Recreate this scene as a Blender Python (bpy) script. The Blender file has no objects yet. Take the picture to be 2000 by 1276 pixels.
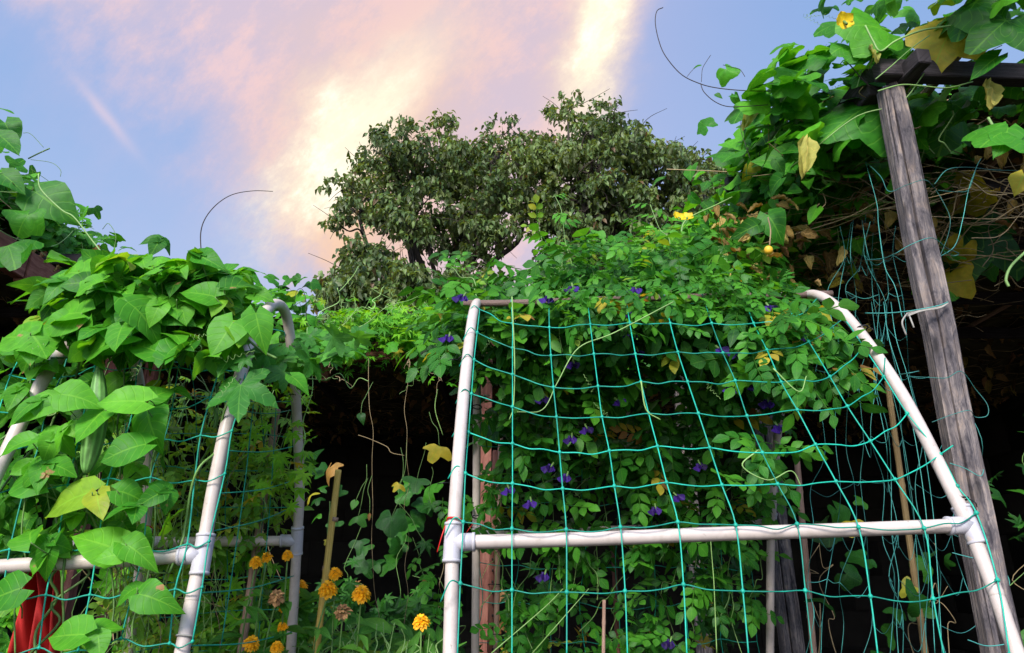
import bpy, math, random
import numpy as np
from mathutils import Vector
R_ = math.radians
scene = bpy.context.scene
COL = scene.collection
rng = np.random.default_rng(7)

# ------------------------------------------------------------------ camera
PITCH = R_(20.2); CP, SP = math.cos(PITCH), math.sin(PITCH)
HC = 1.25                       # eye height
F = 1333.33
cd = bpy.data.cameras.new('camera'); cd.lens = 24; cd.sensor_width = 36; cd.clip_end = 500; cd.clip_start = 0.02
cam = bpy.data.objects.new('camera', cd); COL.objects.link(cam)
cam.location = (0, 0, HC); cam.rotation_euler = (math.pi/2 + PITCH, 0, 0)
scene.camera = cam

# ------------------------------------------------------------------ view
scene.view_settings.view_transform = 'Standard'
scene.view_settings.look = 'None'
scene.view_settings.exposure = 2.0
scene.view_settings.gamma = 1.0
scene.render.engine = 'CYCLES'
scene.cycles.max_bounces = 7
scene.cycles.transparent_max_bounces = 8
EXM = 2 ** 2.0

# ------------------------------------------------------------------ soft fill lamp added behind the camera to brighten the foliage
SUN_EL, SUN_AZ = R_(34), R_(200)        # azimuth measured clockwise from +Y
sd = bpy.data.lights.new('fill_sun', 'SUN'); sd.energy = 1.5; sd.angle = R_(18); sd.color = (1.0, .95, .88)
fill_sun = bpy.data.objects.new('fill_sun', sd); COL.objects.link(fill_sun)
sdir = Vector((math.sin(SUN_AZ)*math.cos(SUN_EL), math.cos(SUN_AZ)*math.cos(SUN_EL), math.sin(SUN_EL)))
fill_sun.rotation_euler = sdir.to_track_quat('Z', 'Y').to_euler(); fill_sun.location = (0, 0, 12)

# ------------------------------------------------------------------ world: sky texture with a sunset cloud bank
def build_world():
    w = bpy.data.worlds.new('World'); scene.world = w; w.use_nodes = True
    nt = w.node_tree; nt.nodes.clear(); L = nt.links
    def node(t, **k):
        n = nt.nodes.new(t)
        for a, b in k.items(): setattr(n, a, b)
        return n
    def put(sock, v):
        if isinstance(v, bpy.types.NodeSocket): L.new(v, sock)
        elif isinstance(v, (tuple, list)) and sock.type == 'RGBA' and len(v) == 3: sock.default_value = (*v, 1)
        else: sock.default_value = v
    def m(op, a, b=0.0, c=0.0, clamp=False):
        n = node('ShaderNodeMath', operation=op, use_clamp=clamp); put(n.inputs[0], a); put(n.inputs[1], b); put(n.inputs[2], c)
        return n.outputs[0]
    def dot(a, b):
        n = node('ShaderNodeVectorMath', operation='DOT_PRODUCT'); put(n.inputs[0], a); put(n.inputs[1], b); return n.outputs['Value']
    def comb(x, y, z=0.0):
        n = node('ShaderNodeCombineXYZ'); put(n.inputs[0], x); put(n.inputs[1], y); put(n.inputs[2], z); return n.outputs[0]
    def noise(vec, scale, detail=6, rough=.55):
        n = node('ShaderNodeTexNoise'); put(n.inputs['Vector'], vec); n.inputs['Scale'].default_value = scale
        n.inputs['Detail'].default_value = detail; n.inputs['Roughness'].default_value = rough; return n.outputs['Fac']
    def smooth(x, a, b):
        n = node('ShaderNodeMapRange', interpolation_type='SMOOTHSTEP'); put(n.inputs[0], x)
        n.inputs[1].default_value = a; n.inputs[2].default_value = b; n.inputs[3].default_value = 0; n.inputs[4].default_value = 1
        return n.outputs[0]
    def mix(f, a, b):
        n = node('ShaderNodeMix', data_type='RGBA'); put(n.inputs[0], f); put(n.inputs[6], a); put(n.inputs[7], b); return n.outputs[2]
    def scl(col, k):
        n = node('ShaderNodeVectorMath', operation='SCALE'); put(n.inputs[0], col); put(n.inputs[3], k); return n.outputs[0]
    def lin(r, g, b):
        f = lambda c: ((c/255+.055)/1.055)**2.4 if c > 10 else c/255/12.92
        return (f(r), f(g), f(b))
    d = node('ShaderNodeTexCoord').outputs['Generated']
    f_ = dot(d, (0, CP, SP)); ff = m('MAXIMUM', f_, .08)
    u = m('DIVIDE', dot(d, (1, 0, 0)), ff); v = m('DIVIDE', dot(d, (0, -SP, CP)), ff)
    front = smooth(f_, .1, .5)
    # warp
    base = comb(u, v)
    n1 = m('SUBTRACT', noise(base, 3.2, 8, .6), .5)
    al = m('ADD', m('MULTIPLY', u, .72), m('MULTIPLY', v, .69)); ac = m('SUBTRACT', m('MULTIPLY', v, .72), m('MULTIPLY', u, .69))
    st = m('SUBTRACT', noise(comb(m('MULTIPLY', al, 1.0), m('MULTIPLY', ac, 1.7), 3.0), 4.2, 12, .66), .5)
    st2 = m('SUBTRACT', noise(comb(m('MULTIPLY', al, 1.0), m('MULTIPLY', ac, 1.6), 9.0), 9.0, 14, .74), .5)
    # cloud bank
    dL = m('ADD', m('MULTIPLY', m('ADD', u, .54), .687), m('MULTIPLY', m('SUBTRACT', v, .291), .727))
    dL = m('ADD', dL, m('ADD', m('MULTIPLY', n1, .42), m('MULTIPLY', st, .22)))
    SL = smooth(dL, -.02, .17)
    dR = m('SUBTRACT', m('SUBTRACT', .205, u), m('MULTIPLY', m('SUBTRACT', .478, v), .35))
    dR = m('ADD', dR, m('ADD', m('MULTIPLY', n1, .10), m('MULTIPLY', st, .04)))
    SR = smooth(dR, -.03, .07)
    cloud = m('MULTIPLY', m('MULTIPLY', SL, SR), front)
    def blob(cu, cv, du, dv, la, lb, warp):
        x = m('SUBTRACT', u, cu); y = m('SUBTRACT', v, cv)
        a = m('DIVIDE', m('ADD', m('ADD', m('MULTIPLY', x, du), m('MULTIPLY', y, dv)), m('MULTIPLY', st2, warp*.9)), la)
        b = m('SUBTRACT', m('MULTIPLY', y, du), m('MULTIPLY', x, dv)); b = m('DIVIDE', m('ADD', b, m('MULTIPLY', m('ADD', n1, m('MULTIPLY', st, .7)), warp)), lb)
        q = m('ADD', m('MULTIPLY', a, a), m('MULTIPLY', b, b))
        return m('MULTIPLY', m('POWER', 2.718, m('MULTIPLY', q, -1)), front)
    A = blob(-.245, .285, .70, .71, .145, .050, .17)
    Ag = blob(-.27, .17, .55, .83, .30, .13, .25)
    B = blob(.13, .46, .16, .987, .17, .034, .13)
    Bg = blob(.12, .42, .16, .987, .22, .05, .16)
    W = blob(-.595, .31, .62, -.78, .06, .008, .02)
    # blue of the open sky
    sky = node('ShaderNodeTexSky', sky_type='NISHITA'); sky.sun_disc = False
    sky.sun_elevation = SUN_EL; sky.sun_rotation = SUN_AZ
    k = 1/EXM
    el = dot(d, (0, 0, 1))
    haze = smooth(el, .02, .85)
    open_ = mix(haze, scl(lin(192, 204, 234), k), scl(lin(130, 170, 226), k))
    open_ = mix(.12, open_, scl(sky.outputs[0], .09))
    lav = m('MULTIPLY', smooth(m('ADD', dL, m('MULTIPLY', st, .25)), -.22, .2), smooth(dR, -.35, .1))
    c = mix(m('MULTIPLY', m('MULTIPLY', lav, front), .45), open_, scl(lin(200, 196, 230), k))
    pink = mix(smooth(m('ADD', m('MULTIPLY', st, 1.2), m('MULTIPLY', st2, 1.2)), -.16, .18), scl(lin(216, 200, 218), k), scl(lin(245, 211, 213), k))
    c = mix(m('MULTIPLY', cloud, .95), c, pink)
    warm = m('MULTIPLY', m('ADD', m('MULTIPLY', Ag, 1.0), m('MULTIPLY', Bg, .6)), m('ADD', .85, m('MULTIPLY', st2, 1.0)), clamp=True)
    c = mix(m('MULTIPLY', warm, m('MINIMUM', m('ADD', SL, .1), 1.0)), c, scl(lin(255, 210, 172), k))
    br = m('MULTIPLY', m('ADD', A, B), m('ADD', 1.35, m('MULTIPLY', st2, 3.4)), clamp=True)
    c = mix(br, c, scl((1.14, 1.02, .78), k))
    wh = m('MULTIPLY', m('MULTIPLY', br, br), smooth(st2, -.05, .2))
    c = mix(m('MULTIPLY', wh, .8), c, scl((1.3, 1.25, 1.1), k))
    c = mix(m('MULTIPLY', W, .5), c, scl(lin(240, 215, 225), k))
    c = scl(c, m('ADD', 1.0, m('MULTIPLY', m('SUBTRACT', 1.0, smooth(f_, -.1, .62)), 1.1)))  # sky brightened away from the view, added as frontal fill
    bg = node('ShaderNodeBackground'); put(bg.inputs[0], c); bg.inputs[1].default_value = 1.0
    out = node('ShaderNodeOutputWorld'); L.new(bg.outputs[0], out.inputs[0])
build_world()

# ------------------------------------------------------------------ basic helpers
def dirof(px, py):
    u = (px-1000)/F; v = (638-py)/F
    return np.array([u, CP - v*SP, SP + v*CP])
def at(px, py, Y):
    d = dirof(px, py); p = d*(Y/d[1]); p[2] += HC
    return p
def interp(tab, x):
    xs = [a for a, _ in tab]; ys = [b for _, b in tab]
    return float(np.interp(x, xs, ys))
def unit(a):
    a = np.asarray(a, float); n = np.linalg.norm(a, axis=-1, keepdims=True); n[n < 1e-9] = 1; return a/n

def props(o, label=None, cat=None, group=None, kind=None):
    if label: o['label'] = label
    if cat: o['category'] = cat
    if group: o['group'] = group
    if kind: o['kind'] = kind
    return o
def thing(name, label, cat, loc=(0, 0, 0), group=None):
    o = bpy.data.objects.new(name, None); COL.objects.link(o); o.location = loc; o.empty_display_size = .1
    return props(o, label, cat, group)

class Batch:
    """collects geometry; build() links it as one mesh object"""
    def __init__(s): s.V = []; s.UV = []; s.T = []; s.F = []; s.S = []; s.M = []; s.n = 0; s.mats = []; s.vg = np.random.default_rng(11)
    def mi(s, mat):
        if mat not in s.mats: s.mats.append(mat)
        return s.mats.index(mat)
    def raw(s, V, faces, mat, uv=None, tint=0.5, smooth=True):
        V = np.asarray(V, float); n = len(V)
        s.V.append(V); s.UV.append(np.zeros((n, 2)) if uv is None else np.asarray(uv, float))
        s.T.append(np.full(n, tint) if np.isscalar(tint) else np.asarray(tint, float))
        for k in sorted({len(f) for f in faces}):
            fa = np.array([f for f in faces if len(f) == k], dtype=np.int64) + s.n
            s.F.append(fa); s.M.append(np.full(len(fa), s.mi(mat)))
        s.n += n
    def inst(s, tpl, P, R, S, T, mat):
        """tpl = (V, quads, tris, uv); P (N,3) R (N,3,3) S (N,) T (N,)"""
        V, Q, Tr, uv = tpl[:4]; N = len(P); n = len(V)
        if N == 0: return
        dt = tpl[4] if len(tpl) > 4 else np.zeros(n)
        vg = s.vg; L_ = np.broadcast_to(V, (N, n, 3)).copy()
        L_[:, :, 0] *= vg.uniform(.82, 1.16, N)[:, None]
        yy, xx = L_[:, :, 1], L_[:, :, 0]
        L_[:, :, 2] += vg.normal(0, .16, N)[:, None]*yy**2 + vg.normal(0, .45, N)[:, None]*xx*yy + vg.normal(0, .35, N)[:, None]*xx**2
        L_[:, :, 0] += vg.normal(0, .10, N)[:, None]*yy**2
        W = np.einsum('nij,nvj->nvi', R, L_)*np.asarray(S)[:, None, None] + P[:, None, :]
        s.V.append(W.reshape(-1, 3)); s.UV.append(np.tile(uv, (N, 1)))
        s.T.append(np.clip((np.asarray(T)[:, None] + dt[None, :]), 0, 1).reshape(-1))
        off = (np.arange(N)*n)[:, None, None] + s.n
        for fa in (Q, Tr):
            if len(fa):
                f = (fa[None] + off).reshape(-1, fa.shape[1]); s.F.append(f); s.M.append(np.full(len(f), s.mi(mat)))
        s.n += N*n
    def build(s, name, parent=None, smooth=True):
        me = bpy.data.meshes.new(name)
        V = np.concatenate(s.V) if s.V else np.zeros((0, 3)); UV = np.concatenate(s.UV); T = np.concatenate(s.T)
        me.vertices.add(len(V)); me.vertices.foreach_set('co', V.astype(np.float32).ravel())
        loops = np.concatenate([f.ravel() for f in s.F]); sizes = np.concatenate([np.full(len(f), f.shape[1]) for f in s.F])
        mi = np.concatenate(s.M)
        me.loops.add(len(loops)); me.loops.foreach_set('vertex_index', loops.astype(np.int32))
        me.polygons.add(len(sizes)); st = np.concatenate([[0], np.cumsum(sizes)[:-1]])
        me.polygons.foreach_set('loop_start', st.astype(np.int32)); me.polygons.foreach_set('loop_total', sizes.astype(np.int32))
        me.polygons.foreach_set('material_index', mi.astype(np.int32))
        me.polygons.foreach_set('use_smooth', np.full(len(sizes), smooth))
        uvl = me.uv_layers.new(name='uv'); uvl.data.foreach_set('uv', UV[loops].astype(np.float32).ravel())
        a = me.attributes.new('tint', 'FLOAT', 'POINT'); a.data.foreach_set('value', T.astype(np.float32))
        me.update(calc_edges=True)
        for m in s.mats: me.materials.append(m)
        o = bpy.data.objects.new(name, me); COL.objects.link(o)
        if parent is not None:
            o.parent = parent
            o.location = -Vector(parent.location)
        return o

def tube(b, pts, r0, mat, r1=None, sides=6, tint=.5, caps=True, rfun=None):
    P = np.asarray(pts, float); n = len(P)
    if n < 2: return
    r1 = r0 if r1 is None else r1
    T = np.gradient(P, axis=0); T = unit(T)
    ref = np.array([0, 0, 1.0]) if abs(T[0][2]) < .9 else np.array([1.0, 0, 0])
    N = np.zeros_like(P); N[0] = unit(np.cross(T[0], ref))
    for i in range(1, n):
        v = N[i-1] - T[i]*np.dot(N[i-1], T[i]); N[i] = unit(v)
    B = np.cross(T, N)
    a = np.linspace(0, 2*np.pi, sides, endpoint=False)
    rr = np.linspace(r0, r1, n) if rfun is None else np.array([rfun(t) for t in np.linspace(0, 1, n)])
    V = P[:, None] + rr[:, None, None]*(np.cos(a)[None, :, None]*N[:, None] + np.sin(a)[None, :, None]*B[:, None])
    seg = np.concatenate([[0], np.cumsum(np.linalg.norm(np.diff(P, axis=0), axis=1))])
    uv = np.stack([np.tile(a/(2*np.pi), n), np.repeat(seg, sides)], 1)
    i, j = np.meshgrid(np.arange(n-1), np.arange(sides), indexing='ij')
    q = np.stack([i*sides+j, i*sides+(j+1) % sides, (i+1)*sides+(j+1) % sides, (i+1)*sides+j], -1).reshape(-1, 4)
    V = V.reshape(-1, 3); faces = [q]
    nv = len(V)
    b.V.append(V); b.UV.append(uv); b.T.append(np.full(nv, tint)); b.F.append(q + b.n); b.M.append(np.full(len(q), b.mi(mat)))
    if caps:
        for base, rev in ((0, True), ((n-1)*sides, False)):
            idx = np.arange(sides) + base
            if rev: idx = idx[::-1]
            b.F.append((idx + b.n)[None]); b.M.append(np.array([b.mi(mat)]))
    b.n += nv

def spline(pts, k=8):
    P = np.asarray(pts, float); n = len(P)
    if n < 3: return P
    E = np.vstack([2*P[0]-P[1], P, 2*P[-1]-P[-2]]); out = []
    for i in range(1, n):
        p0, p1, p2, p3 = E[i-1], E[i], E[i+1], E[i+2]
        for t in np.linspace(0, 1, k, endpoint=False):
            out.append(.5*((2*p1) + (-p0+p2)*t + (2*p0-5*p1+4*p2-p3)*t*t + (-p0+3*p1-3*p2+p3)*t**3))
    out.append(P[-1]); return np.array(out)

def box(b, c, size, mat, ax=None, bev=.004, tint=.5):
    """bevelled box; ax = 3x3 rows axes"""
    h = np.array(size)/2; e = min(bev, h.min()*.45)
    A = np.eye(3) if ax is None else np.asarray(ax, float)
    V = []
    idx = {}
    for sx in (-1, 1):
        for sy in (-1, 1):
            for sz in (-1, 1):
                for k in range(3):
                    p = np.array([sx*h[0], sy*h[1], sz*h[2]]); 
                    for q in range(3):
                        if q != k: p[q] -= np.sign(p[q])*e
                    idx[(sx, sy, sz, k)] = len(V); V.append(p)
    F_ = []
    for k in range(3):
        o1, o2 = [q for q in range(3) if q != k]
        for s in (-1, 1):
            f = []
            for a_, b_ in ((-1, -1), (1, -1), (1, 1), (-1, 1)):
                t = [0, 0, 0]; t[k] = s; t[o1] = a_; t[o2] = b_; f.append(idx[(*t, k)])
            F_.append(f)
    for k in range(3):       # edges along axis k
        o1, o2 = [q for q in range(3) if q != k]
        for a_ in (-1, 1):
            for b_ in (-1, 1):
                t0 = [0]*3; t1 = [0]*3; t0[k] = -1; t1[k] = 1; t0[o1] = t1[o1] = a_; t0[o2] = t1[o2] = b_
                F_.append([idx[(*t0, o1)], idx[(*t1, o1)], idx[(*t1, o2)], idx[(*t0, o2)]])
    for sx in (-1, 1):
        for sy in (-1, 1):
            for sz in (-1, 1): F_.append([idx[(sx, sy, sz, k)] for k in range(3)])
    V = np.array(V)
    for i, f in enumerate(F_):       # orient outwards
        p = V[f]; n = np.cross(p[1]-p[0], p[2]-p[0])
        if np.dot(n, p.mean(0)) < 0: F_[i] = f[::-1]
    # uv: along the longest axis
    la = int(np.argmax(h)); oth = [q for q in range(3) if q != la]
    uv = np.stack([V[:, oth[0]]+V[:, oth[1]], V[:, la]], 1)
    b.raw(V @ A + np.array(c), F_, mat, uv, tint)

# ------------------------------------------------------------------ materials
def new_mat(name):
    m = bpy.data.materials.new(name); m.use_nodes = True; nt = m.node_tree
    return m, nt, nt.nodes['Principled BSDF'], nt.nodes['Material Output']
def N_(nt, t, **k):
    n = nt.nodes.new(t)
    for a, b in k.items(): setattr(n, a, b)
    return n
def ramp(nt, fac, stops):
    r = N_(nt, 'ShaderNodeValToRGB'); e = r.color_ramp.elements
    while len(e) < len(stops): e.new(.5)
    for i, (p, c) in enumerate(stops): e[i].position = p; e[i].color = (*c, 1)
    nt.links.new(fac, r.inputs[0]); return r.outputs[0]
def math_(nt, op, a, b=0.0, c=0.0, clamp=False):
    n = N_(nt, 'ShaderNodeMath', operation=op, use_clamp=clamp)
    for s, v in zip(n.inputs, (a, b, c)):
        if isinstance(v, bpy.types.NodeSocket): nt.links.new(v, s)
        else: s.default_value = v
    return n.outputs[0]
def mixc(nt, f, a, b, blend='MIX'):
    n = N_(nt, 'ShaderNodeMix', data_type='RGBA', blend_type=blend)
    for s, v in ((n.inputs[0], f), (n.inputs[6], a), (n.inputs[7], b)):
        if isinstance(v, bpy.types.NodeSocket): nt.links.new(v, s)
        elif isinstance(v, tuple): s.default_value = (*v, 1)
        else: s.default_value = v
    return n.outputs[2]
def leaf_mat(name, dark, mid, light, yellow=(.42, .34, .03), brown=(.30, .14, .05), under=.35, vein=.35, rough=.5, trans=.42, spots=0.0, veins=6.0, spec=.25):
    m, nt, bs, out = new_mat(name); lk = nt.links.new
    dark, mid, light = [(c[0]*k_, c[1]*k_*1.12, c[2]*k_*.62) for c, k_ in ((dark, .8), (mid, 1.15), (light, 1.35))]
    at_ = N_(nt, 'ShaderNodeAttribute', attribute_name='tint').outputs['Fac']
    col = ramp(nt, at_, [(0, dark), (.4, mid), (.8, light), (.9, yellow), (.95, yellow), (.985, brown)])
    uv = N_(nt, 'ShaderNodeUVMap', uv_map='uv').outputs[0]
    sx = N_(nt, 'ShaderNodeSeparateXYZ'); lk(uv, sx.inputs[0])
    au = math_(nt, 'ABSOLUTE', math_(nt, 'MULTIPLY', math_(nt, 'SUBTRACT', sx.outputs[0], .5), 2))
    v = sx.outputs[1]
    mid_ = math_(nt, 'LESS_THAN', au, .05)
    ph = math_(nt, 'SUBTRACT', math_(nt, 'MULTIPLY', v, veins), math_(nt, 'MULTIPLY', au, 1.6))
    fr = math_(nt, 'ABSOLUTE', math_(nt, 'SUBTRACT', math_(nt, 'FRACT', ph), .5))     # 0.5 at the vein
    sv = N_(nt, 'ShaderNodeMapRange', interpolation_type='SMOOTHSTEP'); lk(fr, sv.inputs[0]); sv.inputs[1].default_value = .40; sv.inputs[2].default_value = .5
    vm = math_(nt, 'MAXIMUM', mid_, math_(nt, 'MULTIPLY', sv.outputs[0], .65))
    tc = N_(nt, 'ShaderNodeTexCoord').outputs['Object']
    no = N_(nt, 'ShaderNodeTexNoise'); lk(tc, no.inputs['Vector']); no.inputs['Scale'].default_value = 38; no.inputs['Detail'].default_value = 3
    col = mixc(nt, 1.0, col, ramp(nt, no.outputs['Fac'], [(.3, (.78, .82, .78)), (.7, (1.18, 1.15, 1.1))]), 'MULTIPLY')
    col = mixc(nt, math_(nt, 'MULTIPLY', vm, vein), col, (light[0]*2.2+.02, light[1]*1.5+.03, light[2]*2+.01))
    if spots:
        n2 = N_(nt, 'ShaderNodeTexNoise'); lk(tc, n2.inputs['Vector']); n2.inputs['Scale'].default_value = 16; n2.inputs['Detail'].default_value = 4
        s2 = N_(nt, 'ShaderNodeMapRange'); lk(n2.outputs['Fac'], s2.inputs[0]); s2.inputs[1].default_value = .78 - spots; s2.inputs[2].default_value = .80 - spots
        col = mixc(nt, s2.outputs[0], col, (.38, .22, .09))
    geo = N_(nt, 'ShaderNodeNewGeometry')
    ucol = mixc(nt, .5, col, (mid[0]*2.0+.025, mid[1]*1.15+.03, mid[2]*2.2+.035))
    fcol = mixc(nt, math_(nt, 'MULTIPLY', geo.outputs['Backfacing'], under*2.2, clamp=True), col, ucol)
    lk(fcol, bs.inputs['Base Color']); bs.inputs['Roughness'].default_value = rough
    bs.inputs['Specular IOR Level'].default_value = spec
    bp = N_(nt, 'ShaderNodeBump'); bp.inputs['Strength'].default_value = .35; bp.inputs['Distance'].default_value = .004
    hh = math_(nt, 'ADD', math_(nt, 'MULTIPLY', vm, -.6), math_(nt, 'MULTIPLY', no.outputs['Fac'], .8)); lk(hh, bp.inputs['Height'])
    lk(bp.outputs[0], bs.inputs['Normal'])
    tr = N_(nt, 'ShaderNodeBsdfTranslucent'); tcol = mixc(nt, 1.0, col, (1.9, 1.45, .55), 'MULTIPLY'); lk(tcol, tr.inputs[0])
    mx = N_(nt, 'ShaderNodeMixShader'); mx.inputs[0].default_value = trans
    lk(bs.outputs[0], mx.inputs[1]); lk(tr.outputs[0], mx.inputs[2]); lk(mx.outputs[0], out.inputs[0])
    return m
def plain(name, c, rough=.6, var=.15, scale=20, bump=0.0, spec=.3, trans=0.0):
    m, nt, bs, out = new_mat(name); lk = nt.links.new
    tc = N_(nt, 'ShaderNodeTexCoord').outputs['Object']
    no = N_(nt, 'ShaderNodeTexNoise'); lk(tc, no.inputs['Vector']); no.inputs['Scale'].default_value = scale; no.inputs['Detail'].default_value = 6
    at_ = N_(nt, 'ShaderNodeAttribute', attribute_name='tint').outputs['Fac']
    tv = math_(nt, 'ADD', math_(nt, 'MULTIPLY', no.outputs['Fac'], .6), math_(nt, 'MULTIPLY', at_, .4))
    col = ramp(nt, tv, [(.25, tuple(x*(1-var*2) for x in c)), (.75, tuple(x*(1+var*2) for x in c))])
    lk(col, bs.inputs['Base Color']); bs.inputs['Roughness'].default_value = rough; bs.inputs['Specular IOR Level'].default_value = spec
    if bump:
        bp = N_(nt, 'ShaderNodeBump'); bp.inputs['Strength'].default_value = bump; bp.inputs['Distance'].default_value = .01
        lk(no.outputs['Fac'], bp.inputs['Height']); lk(bp.outputs[0], bs.inputs['Normal'])
    if trans:
        tr = N_(nt, 'ShaderNodeBsdfTranslucent'); lk(col, tr.inputs[0]); mx = N_(nt, 'ShaderNodeMixShader'); mx.inputs[0].default_value = trans
        lk(bs.outputs[0], mx.inputs[1]); lk(tr.outputs[0], mx.inputs[2]); lk(mx.outputs[0], out.inputs[0])
    return m
def wood_mat(name, c0, c1, c2, knots=True, rough=.8, grain=60):
    m, nt, bs, out = new_mat(name); lk = nt.links.new
    uv = N_(nt, 'ShaderNodeUVMap', uv_map='uv').outputs[0]
    tc = N_(nt, 'ShaderNodeTexCoord').outputs['Object']
    mp = N_(nt, 'ShaderNodeMapping'); lk(uv, mp.inputs[0]); mp.inputs['Scale'].default_value = (grain, 3.0, 1)
    wn = N_(nt, 'ShaderNodeTexNoise'); lk(uv, wn.inputs['Vector']); wn.inputs['Scale'].default_value = 9; wn.inputs['Detail'].default_value = 3
    va = N_(nt, 'ShaderNodeVectorMath', operation='MULTIPLY_ADD'); lk(wn.outputs['Color'], va.inputs[0]); va.inputs[1].default_value = (1.6, .8, 0); lk(mp.outputs[0], va.inputs[2])
    g = N_(nt, 'ShaderNodeTexNoise'); lk(va.outputs[0], g.inputs['Vector']); g.inputs['Scale'].default_value = 1.4; g.inputs['Detail'].default_value = 9; g.inputs['Roughness'].default_value = .7
    big = N_(nt, 'ShaderNodeTexNoise'); lk(tc, big.inputs['Vector']); big.inputs['Scale'].default_value = 7; big.inputs['Detail'].default_value = 5
    f = math_(nt, 'ADD', math_(nt, 'MULTIPLY', g.outputs['Fac'], .75), math_(nt, 'MULTIPLY', big.outputs['Fac'], .35))
    col = ramp(nt, f, [(.34, c0), (.52, c1), (.68, c2)])
    hgt = g.outputs['Fac']
    # fine long checks
    mp2 = N_(nt, 'ShaderNodeMapping'); lk(uv, mp2.inputs[0]); mp2.inputs['Scale'].default_value = (grain*2.2, 1.3, 1)
    ck = N_(nt, 'ShaderNodeTexNoise'); lk(mp2.outputs[0], ck.inputs['Vector']); ck.inputs['Scale'].default_value = 1.0; ck.inputs['Detail'].default_value = 2
    cm = N_(nt, 'ShaderNodeMapRange'); lk(ck.outputs['Fac'], cm.inputs[0]); cm.inputs[1].default_value = .66; cm.inputs[2].default_value = .70
    col = mixc(nt, math_(nt, 'MULTIPLY', cm.outputs[0], .75), col, tuple(x*.2 for x in c0))
    if knots:
        vo = N_(nt, 'ShaderNodeTexVoronoi'); vo.voronoi_dimensions = '2D'; mp3 = N_(nt, 'ShaderNodeMapping'); lk(uv, mp3.inputs[0]); mp3.inputs['Scale'].default_value = (11, 2.6, 1)
        lk(mp3.outputs[0], vo.inputs['Vector']); vo.inputs['Scale'].default_value = 1.0
        km = N_(nt, 'ShaderNodeMapRange'); lk(vo.outputs['Distance'], km.inputs[0]); km.inputs[1].default_value = .13; km.inputs[2].default_value = .03
        col = mixc(nt, math_(nt, 'MULTIPLY', km.outputs[0], .7), col, tuple(x*.3 for x in c0))
    if knots:
        mb = N_(nt, 'ShaderNodeMapping'); lk(uv, mb.inputs[0]); mb.inputs['Scale'].default_value = (38, 11, 1)
        nb = N_(nt, 'ShaderNodeTexNoise'); lk(mb.outputs[0], nb.inputs['Vector']); nb.inputs['Scale'].default_value = 1.0; nb.inputs['Detail'].default_value = 8; nb.inputs['Roughness'].default_value = .72; nb.inputs['Distortion'].default_value = .8
        col = mixc(nt, 1.0, col, ramp(nt, nb.outputs['Fac'], [(.36, (.35, .36, .42)), (.5, (.9, .9, .92)), (.66, (1.35, 1.22, 1.05))]), 'MULTIPLY')
    lk(col, bs.inputs['Base Color']); bs.inputs['Roughness'].default_value = rough; bs.inputs['Specular IOR Level'].default_value = .2
    bp = N_(nt, 'ShaderNodeBump'); bp.inputs['Strength'].default_value = 1.0; bp.inputs['Distance'].default_value = .004
    h2 = math_(nt, 'SUBTRACT', hgt, cm.outputs[0]); lk(h2, bp.inputs['Height']); lk(bp.outputs[0], bs.inputs['Normal'])
    return m
def pvc_mat(name, c):
    m, nt, bs, out = new_mat(name); lk = nt.links.new
    tc = N_(nt, 'ShaderNodeTexCoord').outputs['Object']
    n1 = N_(nt, 'ShaderNodeTexNoise'); lk(tc, n1.inputs['Vector']); n1.inputs['Scale'].default_value = 7; n1.inputs['Detail'].default_value = 8; n1.inputs['Roughness'].default_value = .7
    n2 = N_(nt, 'ShaderNodeTexNoise'); lk(tc, n2.inputs['Vector']); n2.inputs['Scale'].default_value = 90; n2.inputs['Detail'].default_value = 3
    col = ramp(nt, n1.outputs['Fac'], [(.3, tuple(x*.80 for x in c)), (.6, c)])
    sp = N_(nt, 'ShaderNodeMapRange'); lk(n2.outputs['Fac'], sp.inputs[0]); sp.inputs[1].default_value = .68; sp.inputs[2].default_value = .74
    col = mixc(nt, math_(nt, 'MULTIPLY', sp.outputs[0], .55), col, (.22, .19, .15))
    n3 = N_(nt, 'ShaderNodeTexNoise'); lk(tc, n3.inputs['Vector']); n3.inputs['Scale'].default_value = 22; n3.inputs['Detail'].default_value = 9; n3.inputs['Roughness'].default_value = .75
    d3 = N_(nt, 'ShaderNodeMapRange'); lk(n3.outputs['Fac'], d3.inputs[0]); d3.inputs[1].default_value = .50; d3.inputs[2].default_value = .72
    col = mixc(nt, math_(nt, 'MULTIPLY', d3.outputs[0], .45), col, (.25, .21, .15))
    lk(col, bs.inputs['Base Color']); bs.inputs['Roughness'].default_value = .38; bs.inputs['Specular IOR Level'].default_value = .4
    return m

M = {}
M['bean'] = leaf_mat('bean_leaf', (.018, .10, .012), (.035, .17, .016), (.085, .26, .022), spots=.07, vein=.30)
M['gourd'] = leaf_mat('gourd_leaf', (.014, .085, .014), (.028, .15, .016), (.07, .24, .020), vein=.30, rough=.5, veins=5)
M['luffa'] = leaf_mat('luffa_leaf', (.02, .10, .025), (.035, .15, .035), (.06, .20, .035), vein=.3, rough=.5, veins=4)
M['pea'] = leaf_mat('pea_leaf', (.012, .075, .014), (.024, .125, .020), (.06, .20, .025), vein=.25, rough=.45)
M['melon'] = leaf_mat('bitter_melon_leaf', (.02, .12, .012), (.045, .19, .016), (.13, .30, .02), vein=.25)
M['shade'] = leaf_mat('shade_darkened_leaf', (.007, .042, .010), (.012, .065, .012), (.028, .11, .014), vein=.2, trans=.3)  # leaf green darkened to imitate deep shade
M['tree'] = leaf_mat('tree_leaf', (.042, .078, .032), (.078, .118, .052), (.14, .18, .085), yellow=(.10, .13, .03), brown=(.14, .08, .04), vein=.1, rough=.45, trans=.32, spec=.35)
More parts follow.
